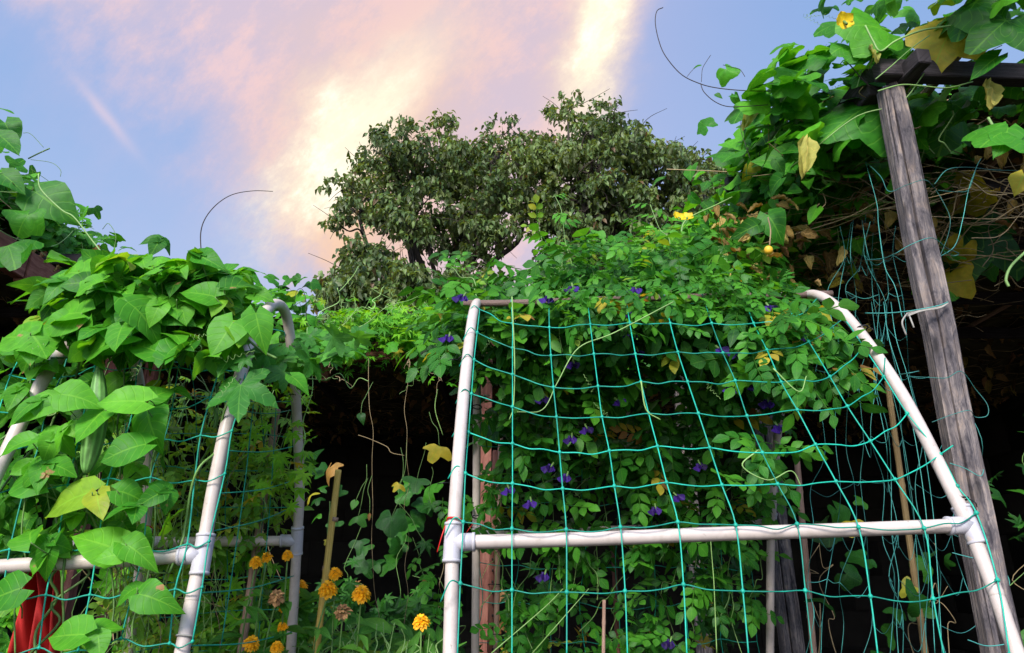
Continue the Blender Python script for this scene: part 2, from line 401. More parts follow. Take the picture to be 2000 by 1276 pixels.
M['tomato'] = leaf_mat('tomato_leaf', (.04, .13, .03), (.08, .21, .045), (.17, .30, .06), vein=.15)
M['zinnia'] = leaf_mat('zinnia_leaf', (.03, .12, .025), (.05, .17, .035), (.09, .23, .05), vein=.2)
M['pale'] = leaf_mat('wilted_leaf', (.15, .17, .06), (.24, .23, .09), (.33, .28, .12), vein=.2, trans=.35, rough=.7)
M['dry'] = leaf_mat('dry_leaf', (.10, .055, .03), (.20, .12, .06), (.34, .24, .13), vein=.2, trans=.25, rough=.8)
M['stem'] = plain('green_stem', (.10, .19, .045), .5, .3, 15)
M['youngstem'] = plain('young_stem', (.20, .34, .10), .5, .2, 15)
M['drystem'] = plain('dry_stem', (.26, .19, .10), .8, .35, 12)
M['darkstem'] = plain('dark_stem', (.035, .025, .022), .7, .3, 12)
M['bark'] = plain('bark', (.035, .026, .02), .9, .35, 9, .6)
M['pvc'] = pvc_mat('pvc_pipe', (.52, .44, .395))
M['fit'] = pvc_mat('pvc_fitting', (.47, .445, .475))
M['net'] = plain('net_cord', (.008, .29, .20), .5, .25, 40)
M['oldnet'] = plain('old_net_cord', (.05, .25, .22), .6, .3, 12)
M['greypost'] = wood_mat('weathered_grey_wood', (.034, .030, .033), (.105, .09, .092), (.27, .225, .205))
M['darkwood'] = wood_mat('dark_wood', (.012, .010, .012), (.030, .024, .026), (.06, .05, .055), knots=False)
M['redwood'] = wood_mat('brown_beam_wood', (.07, .026, .020), (.17, .062, .045), (.27, .12, .085), knots=False, grain=35)
M['rodwood'] = wood_mat('ridge_rod_wood', (.08, .05, .045), (.18, .12, .10), (.30, .21, .18), knots=False)
M['bamboo'] = wood_mat('yellow_bamboo', (.46, .28, .06), (.64, .42, .10), (.74, .53, .16), knots=False, rough=.4, grain=30)
M['shadebamboo'] = wood_mat('shade_bamboo', (.12, .075, .03), (.20, .135, .06), (.30, .21, .10), knots=False, rough=.6, grain=30)  # bamboo colour darkened to stand in for shade
M['cane'] = wood_mat('pinkish_cane', (.22, .12, .08), (.36, .22, .16), (.48, .32, .24), knots=False, rough=.5, grain=30)
M['black'] = plain('black_plastic', (.012, .012, .014), .4, .1)
M['red'] = plain('red_plastic', (.50, .015, .012), .35, .15)
M['redcloth'] = plain('red_cloth', (.36, .010, .008), .75, .25, 8)
M['petal'] = plain('orange_petal', (.90, .45, .008), .55, .14, 60, trans=.3)
M['petaldry'] = plain('withered_petal', (.42, .22, .09), .8, .35, 60, trans=.15)
M['yellowpetal'] = plain('yellow_petal', (.80, .56, .015), .5, .15, 40, trans=.35)
M['purple'] = plain('purple_petal', (.030, .008, .13), .6, .4, 60, trans=.2)
M['fruit'] = plain('gourd_skin', (.11, .25, .06), .5, .3, 30, .3)
M['orangefruit'] = plain('orange_gourd_skin', (.72, .40, .03), .5, .2, 30)
M['tomatogreen'] = plain('green_tomato_skin', (.16, .30, .09), .3, .15, 30)
M['soil'] = plain('soil', (.030, .024, .016), .95, .4, 4, .8)
M['litter'] = plain('light_block_thatch', (.045, .040, .018), .95, .6, 14, 1.0)
M['wall'] = plain('shade_black_wall', (.014, .012, .010), .95, .3, 5, .5)  # near-black colour stands in for the deep shade
M['twine'] = plain('grey_twine', (.30, .28, .25), .9, .2)

# ------------------------------------------------------------------ leaf templates  (x side, y towards the tip, z upper side)
def t_ovate(rows=7, cols=5, w=.36, a=.62, b=1.0, fold=.28, droop=.25, heart=.10, ripple=.02, wave=3):
    us = np.linspace(-1, 1, cols); vs = np.linspace(0, 1, rows); V = []; UV = []
    for v in vs:
        hw = w*max(math.sin(math.pi*min(v, 1)**a)**b, .03 if v < .5 else .004)
        if v == 0: hw = w*.28
        for u in us:
            x = u*hw; y = v - heart*abs(u)*(1-v)**3*1.6
            z = fold*abs(x) - droop*v*v + ripple*math.sin(wave*math.pi*v + u*2)*abs(u)
            V.append((x, y, z)); UV.append((u*.5+.5, v))
    Q = [[i*cols+j, i*cols+j+1, (i+1)*cols+j+1, (i+1)*cols+j] for i in range(rows-1) for j in range(cols-1)]
    return np.array(V), np.array(Q), np.zeros((0, 3), int), np.array(UV)
def t_lobed(lobes=5, span=250, depth=.45, back=.62, teeth=0.0, nper=8, cup=.12, power=1.0, rings=(.4, .75, 1.0), droop=.25, ripple=.03):
    D = span/(lobes-1) if lobes > 1 else span; tot = span + D*.8
    n = lobes*nper + 1; th = np.radians(np.linspace(-tot/2, tot/2, n)); V = [(0, 0, 0)]; UV = [(.5, 0)]
    for fr in rings:
        for k, t in enumerate(th):
            dg = math.degrees(t); dist = abs(((dg + span/2 + D/2) % D) - D/2)/(D/2)
            R = back + (1-back)*math.cos(t/2)**2
            dd = dist if power < 1.05 else .5-.5*math.cos(math.pi*min(dist, 1)); lobe = 1 - depth*(dd**power)
            if abs(dg) > span/2: lobe *= 1-.25*(abs(dg)-span/2)/(D/2)
            r = R*lobe*(1+teeth*(1 if k % 2 else -1)*fr)
            r = fr*(r if fr == 1 else (r*.75+.25*R*(1-depth*.5)) if fr > .5 else R*(1-depth*.55))
            x, y = r*math.sin(t), r*math.cos(t)
            z = cup*r*dist*fr - droop*r*r + ripple*math.sin(5*t + 2*fr)*fr
            V.append((x, y, z)); UV.append((.5+.5*min(dist, 1), r))
    Q = []; T = [[0, 1+k+1, 1+k] for k in range(n-1)]
    for i in range(len(rings)-1):
        a = 1+i*n; b = a+n
        Q += [[a+k, a+k+1, b+k+1, b+k] for k in range(n-1)]
    return np.array(V), np.array(Q), np.array(T), np.array(UV)
def rot(ax, deg):
    a = R_(deg); c, s = math.cos(a), math.sin(a)
    if ax == 'x': return np.array([[1, 0, 0], [0, c, -s], [0, s, c]])
    if ax == 'y': return np.array([[c, 0, s], [0, 1, 0], [-s, 0, c]])
    return np.array([[c, -s, 0], [s, c, 0], [0, 0, 1]])
def t_join(items):
    V = []; Q = []; T = []; UV = []; DT = []; n = 0
    for tpl, Rm, sc, off, dt in items:
        v = tpl[0] @ Rm.T * sc + np.array(off)
        V.append(v); UV.append(tpl[3]); DT.append(np.full(len(v), dt))
        if len(tpl[1]): Q.append(tpl[1]+n)
        if len(tpl[2]): T.append(tpl[2]+n)
        n += len(v)
    return (np.concatenate(V), np.concatenate(Q) if Q else np.zeros((0, 4), int), np.concatenate(T) if T else np.zeros((0, 3), int), np.concatenate(UV), np.concatenate(DT))
def t_stalk(p0, p1, r=.012):
    b = Batch(); tube(b, [p0, (np.array(p0)+np.array(p1))/2 + np.array([0, 0, .02]), p1], r, M['stem'], sides=3, caps=False)
    V = b.V[0]; return V, b.F[0], np.zeros((0, 3), int), np.full((len(V), 2), .5)
I3 = np.eye(3)
OV = t_ovate(); OVW = t_ovate(w=.44, a=.55, fold=.18, droop=.35, heart=.16, ripple=.035)
OV2 = t_ovate(w=.30, a=.75, fold=.45, droop=.5)
BEAN3 = t_join([(OVW, rot('x', -12), .62, (0, .34, 0), 0), (OVW, rot('z', 72) @ rot('x', -18), .56, (-.03, .22, 0), .03), (OVW, rot('z', -72) @ rot('x', -16), .56, (.03, .22, 0), -.03), (t_stalk((0, 0, -.02), (0, .36, 0)), I3, 1, (0, 0, 0), -.2)])
def pinnate(pairs=2):
    it = []; L = t_ovate(rows=6, cols=3, w=.34, a=.85, fold=.2, droop=.15, heart=0)
    for k in range(pairs):
        y = .22 + .3*k
        it += [(L, rot('z', 62-8*k) @ rot('x', -6-k*5), .34, (-.02, y, 0), .03*k), (L, rot('z', -62+8*k) @ rot('x', -10), .34, (.02, y, 0), -.02)]
    it += [(L, rot('x', -14), .38, (0, .22+.3*(pairs-1)+.22, -.01), 0), (t_stalk((0, 0, 0), (0, .22+.3*(pairs-1)+.24, 0)), I3, 1, (0, 0, 0), -.15)]
    return t_join(it)
PEA5, PEA7 = pinnate(2), pinnate(3)
STAR = t_lobed(5, 240, .52, .66, .035, 10, .15, 1.0)            # deep star lobes (luffa)
ROUND = t_lobed(5, 260, .17, .74, .012, 8, .12, 1.3, droop=.35, ripple=.05)     # broad gourd leaf
ROUND2 = t_lobed(5, 260, .25, .72, .015, 8, .25, 1.2, droop=.55, ripple=.09)
PALM = t_lobed(7, 270, .62, .62, .07, 6, .12, .8, rings=(.45, 1.0))            # bitter melon
IVY = t_lobed(3, 150, .42, .70, .02, 8, .12, 1.1)
CRUMP = t_ovate(rows=9, cols=7, w=.30, a=.8, fold=.2, droop=.35, heart=.03, ripple=0)
_v = CRUMP[0]; _r = np.random.default_rng(5); _u = CRUMP[3][:, 0]*2-1
_v[:, 2] += .09*np.sin(_u*6.5+_v[:, 1]*4)+.05*np.sin(_v[:, 1]*17+_u*3)+_r.normal(0, .012, len(_v)); _v[:, 0] *= 1-.25*np.sin(_v[:, 1]*9)**2; _v[:, 1] += _r.normal(0, .012, len(_v))
TREEL = t_ovate(rows=4, cols=3, w=.30, a=.75, fold=.5, droop=.45, heart=0, ripple=0)
LANCE = t_ovate(rows=6, cols=3, w=.17, a=.7, fold=.5, droop=.3, heart=0)
SLEAF = t_ovate(rows=5, cols=3, w=.30, a=.7, fold=.4, droop=.3, heart=0)
TOM = t_join([(SLEAF, rot('x', -8), .34, (0, .66, 0), 0)] + [(SLEAF, rot('z', s*(60)) @ rot('x', -15), .30, (0, y, 0), .02*s) for y in (.25, .5) for s in (1, -1)] + [(t_stalk((0, 0, 0), (0, .7, 0)), I3, 1, (0, 0, 0), .1)])
PETAL = t_ovate(rows=5, cols=3, w=.42, a=1.3, fold=.4, droop=-.25, heart=0, ripple=.03)

def frames(nrm, tip):
    z = unit(nrm); y = tip - z*np.sum(tip*z, -1, keepdims=True); y = unit(y); x = np.cross(y, z)
    return np.stack([x, y, z], -1)
def orient(N, nm=(0, -.4, 1), nj=.45, tm=(0, -.6, -.5), tj=.9, g=rng):
    n = unit(np.array(nm, float)) + g.normal(0, nj, (N, 3)); t = np.array(tm, float) + g.normal(0, tj, (N, 3))
    return frames(n, t)
def tints(N, g=rng, lo=0., hi=.82, old=.008):
    t = g.uniform(lo, hi, N); k = g.random(N) < old; t[k] = g.uniform(.86, 1.0, k.sum()); return t
def clump(N, K, lo, hi, sd, g=rng, keep=None):
    """clustered points in a box"""
    C = g.uniform(lo, hi, (K*4, 3))
    if keep is not None: C = C[[bool(keep(c)) for c in C]]
    C = C[:K]
    P = C[g.integers(0, len(C), N)] + g.normal(0, 1, (N, 3))*np.array(sd)
    return P
def inpoly(x, y, poly):
    p = np.asarray(poly, float); n = len(p); c = np.zeros(np.shape(x), bool); j = n-1
    for i in range(n):
        with np.errstate(divide='ignore', invalid='ignore'):
            cond = ((p[i, 1] > y) != (p[j, 1] > y)) & (x < (p[j, 0]-p[i, 0])*(y-p[i, 1])/(p[j, 1]-p[i, 1]+1e-9)+p[i, 0])
        c ^= cond; j = i
    return c
def area_pts(poly, N, yf, dy, g=rng, K=None, sd=25):
    """N points whose bearings fall in a bearing polygon, standing on the real surface y = yf(row) with scatter dy"""
    p = np.asarray(poly, float); lo, hi = p.min(0), p.max(0)
    def draw(n):
        out = []
        while len(out) < n:
            q = g.uniform(lo, hi, (n*2, 2)); q = q[inpoly(q[:, 0], q[:, 1], poly)]; out.extend(q.tolist())
        return np.array(out[:n])
    if K: C = draw(K); q = C[g.integers(0, K, N)] + g.normal(0, sd, (N, 2))
    else: q = draw(N)
    return np.array([at(a, b, (yf(b) if callable(yf) else yf) + g.uniform(-1, 1)*dy) for a, b in q])
def hero(b, tpl, mat, base, tip, Y, tint, lift=0.0, nrm=(0, -1, .55), dy=0.0):
    A = at(*base, Y); B_ = at(*tip, Y+dy); t = B_-A; L = np.linalg.norm(t)
    top = tpl[0][:, 1].max()
    Rm = frames(np.array([nrm], float), t[None]/L)
    b.inst(tpl, A[None], Rm, np.array([L/top]), np.array([tint]), mat)
    return A
def wander(p0, p1, n, amp, g=rng):
    t = np.linspace(0, 1, n)[:, None]; P = np.array(p0)*(1-t)+np.array(p1)*t
    w = g.normal(0, amp, (n, 3)); w[0] = 0; w[-1] = 0
    return spline(P+w, 5)
def tendril(parent, *a, **k):
    b = Batch(); coil(b, *a, **k); return b.build('tendril', parent)
def coil(b, p0, d, L, r=.008, turns=5, mat=None, rad=.0008):
    t = np.linspace(0, 1, 40); d = unit(d); s = unit(np.cross(d, [0.3, .9, .1])); k = np.cross(d, s)
    P = np.array(p0)+np.outer(t*L, d)+np.outer(r*np.sin(t*2*np.pi*turns)*t, s)+np.outer(r*np.cos(t*2*np.pi*turns)*t, k)
    tube(b, P, rad, mat or M['youngstem'], rad*.5, 4)

# ================================================================== SETTING
def sheet(name, x0, x1, y0, y1, z, n, amp, mat):
    xs = np.linspace(x0, x1, n); ys = np.linspace(y0, y1, n); X, Yy = np.meshgrid(xs, ys)
    Z = z + amp*(np.sin(X*3.1+Yy*1.7)+np.sin(X*1.3-Yy*2.9+1)) + rng.normal(0, amp*.6, X.shape)
    V = np.stack([X, Yy, Z], -1).reshape(-1, 3)
    Q = [[i*n+j, i*n+j+1, (i+1)*n+j+1, (i+1)*n+j] for i in range(n-1) for j in range(n-1)]
    b = Batch(); b.raw(V, Q, mat); o = b.build(name); props(o, kind='structure'); return o
sheet('ground', -60, 60, -60, 60, 0, 120, .02, M['soil'])

def wall(name, c, s, label):  # backdrop walls added to keep sky light out of the dark openings
    b = Batch(); 
    # courses of rough blocks so that the wall is not a bare box
    L_ = max(s[0], s[1]); ax = 0 if s[0] > s[1] else 1; n = int(L_/.8); hN = int(s[2]/.4)
    for j in range(hN):
        for i in range(n+1):
            cc = list(c); ss = list(s); ss[ax] = L_/n-.012; ss[2] = s[2]/hN-.012
            cc[ax] = c[ax]-L_/2+(i+(.5 if j % 2 else 0))*L_/n; cc[2] = c[2]-s[2]/2+(j+.5)*s[2]/hN
            box(b, cc, ss, M['wall'], bev=.01, tint=rng.random())
    core = list(s); core[1-ax] -= .03
    box(b, c, core, M['wall'], bev=.01)
    o = b.build(name); props(o, label, 'wall'); return o
wall('backdrop_wall', (-1, 9.6, 1.7), (15, .25, 3.4), 'near-black block wall added as backdrop for the deep shade at the far end, behind the rear arbour')
wall('backdrop_wall', (5.6, 3.5, 1.7), (.25, 12, 3.4), 'near-black block wall added as backdrop for the deep shade behind the weathered grey posts')
wall('backdrop_wall', (-6.6, 4.5, 1.7), (.25, 10, 3.4), 'near-black block wall added as backdrop for the deep shade below the red-brown beam')

# ------------------------------------------------------------------ arbours
def plank(b, p0, p1, w, t, mat, up=(0, 0, 1), bev=.004, tint=.5):
    p0, p1 = np.array(p0, float), np.array(p1, float); d = unit(p1-p0)
    s = unit(np.cross(d, up)); u_ = np.cross(s, d)
    box(b, (p0+p1)/2, (w, np.linalg.norm(p1-p0), t), mat, ax=np.stack([s, d, u_]), bev=bev, tint=tint)
ZR = HC+1.65
def one(fn, name, parent):
    b = Batch(); fn(b); return b.build(name, parent, smooth=False)

arb = thing('pergola', 'tall pergola of weathered grey double posts and black beams under gourd leaves', 'pergola', (1.33, 2.0, 0))
# near post: two timbers side by side
def post(x0, y0, x1, y1, ztop, wl, wr, mat=M['greypost']):
    e = Batch.__new__(Batch)
    grp = bpy.data.objects.new('post', None); COL.objects.link(grp); grp.parent = arb; grp.location = Vector((x0, y0, 0)) - Vector(arb.location)
    def mk(off, w, dep, nm, ti, dz, dyy):
        b = Batch(); n = 16; p0 = np.array([x0+off, y0+dyy, -.05]); p1 = np.array([x1+off, y1+dyy, ztop+dz])
        # slightly irregular timber: stacked sections sharing rings
        V = []; uv = []; ring = []
        for k in range(n+1):
            t = k/n; c = p0*(1-t)+p1*t; jx = rng.normal(0, .0018); jy = rng.normal(0, .0018)
            ww = w*(1+rng.normal(0, .018)); e_ = .010
            pts = [(-ww/2+e_, -dep/2), (ww/2-e_*.4, -dep/2), (ww/2, -dep/2+e_*.4), (ww/2, dep/2), (-ww/2, dep/2), (-ww/2, -dep/2+e_)]
            acc = 0
            for i, (a, d_) in enumerate(pts):
                V.append((c[0]+a+jx, c[1]+d_+jy, c[2])); uv.append((a+off*3 if i not in (3, 4) else a+dep, c[2]))
        Q = []
        for k in range(n):
            for i in range(6):
                Q.append([k*6+i, k*6+(i+1) % 6, (k+1)*6+(i+1) % 6, (k+1)*6+i])
        V_ = np.array(V); b.raw(V_, Q, mat, uv, ti); b.raw(V_[-6:], [[0, 1, 2, 3, 4, 5]], mat, np.array(uv)[-6:], ti)
        o = b.build('board', None, smooth=False); o.parent = grp; o.location = -Vector((x0, y0, 0))
        return o
    mk(-wr/2-.0025, wl, .050, 'board', .35, -.012, .004); mk(wl/2+.0025, wr, .058, 'board', .8, 0, -.004)
    return grp
post(1.272, 2.0, 1.352, 2.0, ZR, .027, .044)
post(1.245, 3.34, 1.245, 3.34, ZR, .036, .052)
post(1.25, 4.9, 1.25, 4.9, ZR, .036, .052)
# edge beam along the row of posts, and rafters
one(lambda b: plank(b, (1.33, 2.04, ZR+.06), (1.24, 5.2, ZR+.06), .06, .12, M['darkwood']), 'beam', arb)
one(lambda b: plank(b, (1.29, 1.955, ZR+.035), (4.4, 2.10, ZR+.035), .05, .07, M['darkwood']), 'rafter', arb)
one(lambda b: plank(b, at(1742, 172, 2.03), at(1806, 108, 1.86), .05, .06, M['darkwood']), 'rafter', arb)
for y in (2.9, 3.5, 4.3, 5.0):
    one(lambda b: plank(b, (1.05, y, ZR+.16), (5.2, y+.1, ZR+.16), .05, .08, M['darkwood']), 'rafter', arb)
# bamboo poles laid over the rafters
for x in (1.7, 2.3, 2.9, 3.6, 4.3):
    one(lambda b: tube(b, [(x, 1.4, ZR+.23), (x+.05, 5.4, ZR+.23)], .018, M['cane'], sides=8), 'roof_pole', arb)

arb2 = thing('arbour', 'rear arbour with a brown front beam below bitter melon leaves', 'arbour', (-1, 5.1, 0))
for x in (-2.85, -.2): one(lambda b: plank(b, (x, 5.2, 0), (x, 5.2, ZR), .09, .09, M['redwood'], up=(0, 1, 0)), 'post', arb2)
one(lambda b: plank(b, at(590, 702, 5.1), at(960, 690, 5.1), .06, .07, M['redwood']), 'beam', arb2)
one(lambda b: plank(b, (-5.5, 5.18, ZR+.07), (1.3, 5.18, ZR+.07), .06, .09, M['redwood']), 'beam', arb2)
one(lambda b: plank(b, at(645, 690, 5.05), at(628, 745, 5.05), .09, .05, M['redwood'], up=(0, 1, 0)), 'bracket', arb2)
for x in (-4.5, -3.2, -1.9, -.7, .5):
    one(lambda b: plank(b, (x, 5.0, ZR+.16), (x, 9.4, ZR+.16), .05, .08, M['darkwood']), 'rafter', arb2)

arb3 = thing('pergola', 'side pergola with a red-brown edge beam holding up big vine leaves', 'pergola', (-2.9, 4, 0))
one(lambda b: plank(b, (-2.9, 1.2, ZR+.09), (-2.9, 3.66, ZR+.09), .07, .18, M['redwood']), 'beam', arb3)
one(lambda b: plank(b, (-2.895, 3.67, ZR+.08), (-2.895, 5.1, ZR+.08), .08, .19, M['redwood']), 'beam', arb3)
one(lambda b: plank(b, (-2.95, 4.85, 0), (-2.95, 4.85, ZR-.01), .09, .09, M['redwood'], up=(0, 1, 0)), 'post', arb3)
one(lambda b: plank(b, (-2.95, 1.6, 0), (-2.95, 1.6, ZR-.01), .09, .09, M['redwood'], up=(0, 1, 0)), 'post', arb3)
for y in (1.8, 3.0, 3.9, 4.8):
    one(lambda b: plank(b, (-6.4, y, ZR+.23), (-2.7, y, ZR+.23), .05, .07, M['darkwood']), 'rafter', arb3)

# opaque thatch of dead vine added over the three arbours to block light
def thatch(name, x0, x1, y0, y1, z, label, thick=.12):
    b = Batch(); nx, ny = int((x1-x0)/.12)+2, int((y1-y0)/.12)+2
    X, Yy = np.meshgrid(np.linspace(x0, x1, nx), np.linspace(y0, y1, ny))
    jit = rng.normal(0, .03, X.shape)
    for s in (0, 1):
        Z = z + s*thick + rng.normal(0, .03, X.shape)
        V = np.stack([X+jit, Yy+jit, Z], -1).reshape(-1, 3)
        Q = [[i*nx+j, i*nx+j+1, (i+1)*nx+j+1, (i+1)*nx+j] for i in range(ny-1) for j in range(nx-1)]
        if not s: Q = [q[::-1] for q in Q]
        b.raw(V, Q, M['litter'], None, rng.random(len(V)))
    # dead stems and dry leaves matted into it
    N = int((x1-x0)*(y1-y0)*28); P = rng.uniform((x0, y0, z-.07), (x1, y1, z+.02), (N, 3))
    for p in P:
        a = rng.uniform(0, math.pi); L = rng.uniform(.2, .7); d = np.array([math.cos(a), math.sin(a), rng.normal(0, .12)])
        tube(b, wander(p-d*L/2, p+d*L/2, 4, .02), rng.uniform(.0015, .0045), M['drystem'], sides=3, tint=rng.random(), caps=False)
    n2 = int((x1-x0)*(y1-y0)*22); P = rng.uniform((x0, y0, z-.10), (x1, y1, z+.0), (n2, 3))
    b.inst(CRUMP, P, orient(n2, (0, 0, 1), .9, (0, 0, -1), .8), rng.uniform(.05, .13, n2), rng.uniform(0, .8, n2), M['dry'])
    o = b.build(name); props(o, label, 'thatch', kind='stuff'); return o
thatch('light_block_thatch', 1.75, 5.7, 2.5, 5.4, ZR+.30, 'matted dead stems and dry leaves added over the grey-post pergola to block light')
thatch('light_block_thatch', -6.6, 5.7, 5.28, 9.7, ZR+.24, 'matted dead stems added over the rear arbour to block light')
thatch('light_block_thatch', -6.7, -3.02, 1.2, 5.2, ZR+.30, 'matted dead stems added over the pergola with the red-brown beam to block light')

# ================================================================== TREES
def in_envelope(poly, yr, K, rad, g):
    p = np.asarray(poly, float); lo, hi = p.min(0), p.max(0); out = []
    while len(out) < K:
        q = g.uniform(lo, hi)
        if inpoly(np.array([q[0]]), np.array([q[1]]), poly)[0]:
            out.append(at(q[0], q[1], g.uniform(*yr)))
    return np.array(out)
def tree(name, label, poly, yr, base, limbs, K, per, seed, rad=(.24, .50), size=(.085, .125), extra=()):
    g = np.random.default_rng(seed)
    C = in_envelope(poly, yr, K, 0, g)
    if len(extra): C = np.vstack([C, [at(a, b_, np.mean(yr)) for a, b_ in extra]])
    t = thing(name, label, 'tree', tuple(base))
    b = Batch(); fork = np.array(base) + np.array([0, 0, limbs[0]])
    tube(b, wander(base, fork, 6, .05, g), .20, M['bark'], .14, 12)
    ends = []
    for (px, py) in limbs[1:]:
        e = at(px, py, g.uniform(yr[0]+.6, yr[1]-.6)); P = wander(fork, e, 6, .16, g)
        tube(b, P, .10, M['bark'], .03, 8); ends.append(P)
    allp = np.concatenate(ends)
    for c in C:
        i = np.argmin(np.linalg.norm(allp - c, axis=1) + .5*(allp[:, 2] > c[2])); s = allp[i]
        P = wander(s, c, 4, .07, g); tube(b, P, .028, M['bark'], .008, 4, caps=False)
        for _ in range(3):
            e = c + g.normal(0, .25, 3); tube(b, wander(c, e, 3, .03, g), .009, M['bark'], .004, 3, caps=False)
    b.build('trunk', t)
    f = Batch(); N = len(C)*per
    k = np.repeat(np.arange(len(C)), per); d = unit(g.normal(0, 1, (N, 3))); d[:, 2] = np.where(g.random(N) < .7, np.abs(d[:, 2]), d[:, 2])
    rr = g.uniform(*rad, len(C))[k]*g.uniform(.35, 1.0, N)**.5
    P = C[k] + d*rr[:, None]*np.array([1.0, 1.0, .72])
    # sprigs: leaves gathered in tufts of seven
    tuft = g.normal(0, .035, (N, 3)); P = P[(np.arange(N)//7)*7] + tuft*1.3
    n = d*.7 + np.array([0, -.1, .5]) + g.normal(0, .35, (N, 3)); tp = d*.5 + np.array([0, 0, -1.0]) + g.normal(0, .45, (N, 3))
    T = np.clip(g.uniform(0, .6, len(C))[k] + g.normal(0, .16, N), 0, .84); T[g.random(N) < .015] = .99
    f.inst(TREEL, P, frames(n, tp), g.uniform(*size, N), T, M['tree'])
    f.build('crown', t)
    return t
tree('broadleaf_tree', 'left one of two tall dark olive trees behind the arbour, sky glowing through gaps',
     [(672, 400), (690, 345), (750, 290), (800, 262), (860, 262), (905, 285), (930, 300), (985, 275), (1035, 285), (1060, 340), (1050, 430), (1000, 470), (940, 500), (880, 520), (830, 490), (790, 500), (740, 470), (690, 460)],
     (10.2, 12.6), (-.9, 11.6, 0), [4.2, (700, 420), (760, 330), (860, 300), (830, 440), (960, 320), (1010, 360), (800, 390)], 98, 165, 3,
     extra=[(1050, 292), (1035, 330), (1045, 350), (1020, 300), (780, 252), (862, 246), (985, 262), (668, 372), (665, 440), (740, 275)])
tree('broadleaf_tree', 'tallest dark olive tree with a pointed top, behind the arbour on the right',
     [(1065, 330), (1085, 270), (1115, 240), (1180, 240), (1230, 280), (1300, 305), (1355, 330), (1405, 360), (1400, 430), (1340, 500), (1240, 560), (1140, 560), (1080, 500), (1070, 420)],
     (9.6, 12.2), (1.7, 11.0, 0), [3.6, (1110, 300), (1180, 300), (1250, 340), (1330, 370), (1130, 450), (1200, 430)], 128, 165, 5,
     extra=[(1060, 300), (1075, 330), (1050, 315), (1065, 355), (1045, 400), (1070, 395), (1085, 295), (1090, 440), (1330, 460), (1380, 440), (1300, 480), (1395, 395), (1405, 352), (1112, 215), (1108, 232), (1180, 228), (1240, 265), (1405, 385), (1385, 345), (1350, 318), (1375, 380), (1395, 420), (1340, 345), (1300, 300), (1062, 440), (1070, 520)])
tree('broadleaf_tree', 'low dark bushy tree filling in beneath the taller pair',
     [(650, 590), (670, 540), (730, 510), (800, 540), (850, 560), (900, 560), (960, 540), (985, 600), (985, 680), (640, 680)],
     (9.0, 10.6), (-1.3, 9.9, 0), [3.2, (700, 570), (800, 580), (900, 590)], 95, 180, 8, rad=(.2, .4), extra=[(655, 560), (640, 590), (650, 600), (700, 530), (665, 575), (740, 500), (720, 500), (700, 490), (690, 515)])

# ================================================================== TRELLIS FRAMES
RP = .0155
def pipe_run(b, pts, r=RP, mat=None):
    tube(b, spline(pts, 10), r, mat or M['pvc'], sides=20)
def tee(parent, c, axis, branch, r=RP*1.27, L=.085, Lb=.05):
    b = Batch(); axis = unit(axis); branch = unit(branch); c = np.array(c)
    tube(b, [c-axis*L/2, c-axis*(L/2-.002), c+axis*(L/2-.002), c+axis*L/2], r, M['fit'], sides=24)
    tube(b, [c-axis*L/2-axis*.0005, c-axis*L/2+axis*.006], r*1.06, M['fit'], sides=24); tube(b, [c+axis*L/2-axis*.006, c+axis*(L/2+.0005)], r*1.06, M['fit'], sides=24)
    tube(b, [c, c+branch*Lb], r, M['fit'], sides=24); tube(b, [c+branch*(Lb-.006), c+branch*(Lb+.0005)], r*1.06, M['fit'], sides=24)
    return b.build('tee_fitting', parent)
def tie(parent, c, axis, mat='black', r=RP, rad=.0022, tail=None, name='cable_tie'):
    b = Batch(); axis = unit(axis); s = unit(np.cross(axis, [.2, .9, .3])); k = np.cross(axis, s)
    a = np.linspace(0, 2*np.pi, 24); P = np.array(c)+(r+rad*.6)*(np.outer(np.cos(a), s)+np.outer(np.sin(a), k))+np.outer(.004*np.sin(a), axis)
    tube(b, P, rad, M[mat], sides=6)
    if tail is not None: tube(b, spline([P[0], P[0]+np.array(tail)*.5+np.array([0, -.01, 0]), P[0]+np.array(tail)]), rad*.8, M[mat], rad*.5, sides=5)
    return b.build(name, parent)

fr = thing('hoop_trellis', 'white plastic pipe hoop trellis with green net and purple-flowered vine', 'trellis frame', (.45, 2.1, 0))
YF = [(575, 2.12), (590, 2.05), (640, 1.89), (770, 1.75), (960, 1.623), (1040, 1.60), (1276, 1.53)]
YB = [(575, 2.15), (640, 2.35), (860, 2.64), (1030, 2.80), (1276, 2.98)]
yf = lambda p: interp(YF, p); yb = lambda p: interp(YB, p)
def ground_to(p, q): # extend a leg down to the ground
    p, q = np.array(p), np.array(q); d = (q-p); t = (0-p[2])/d[2]; return p+d*t
# left hoop (plane x about -.13)
LH = [at(879, 1276, 1.57), at(884, 1080, 1.6), at(893, 930, 1.62), at(903, 800, 1.70), at(914, 690, 1.82), at(923, 620, 1.95), at(930, 594, 2.08), at(934, 597, 2.25), at(934, 625, 2.40), at(932, 720, 2.52), at(931, 900, 2.68), at(930, 1060, 2.80), at(928, 1276, 2.95)]
RH = [at(1985, 1276, 1.53), at(1945, 1160, 1.565), at(1897, 1040, 1.60), at(1860, 960, 1.623), at(1762, 770, 1.75), at(1680, 650, 1.886), at(1625, 592, 2.0), at(1585, 575, 2.12), at(1560, 590, 2.25), at(1545, 650, 2.36), at(1518, 860, 2.64), at(1506, 1050, 2.81), at(1504, 1276, 2.98)]
def add_legs(H): 
    return [ground_to(H[1], H[0])] + list(H) + [ground_to(H[-2], H[-1])]
for H in (LH, RH):
    b = Batch(); pipe_run(b, add_legs(H)); b.build('hoop', fr)
A0, A1 = at(884, 1060, 1.602), at(1893, 1026, 1.605)
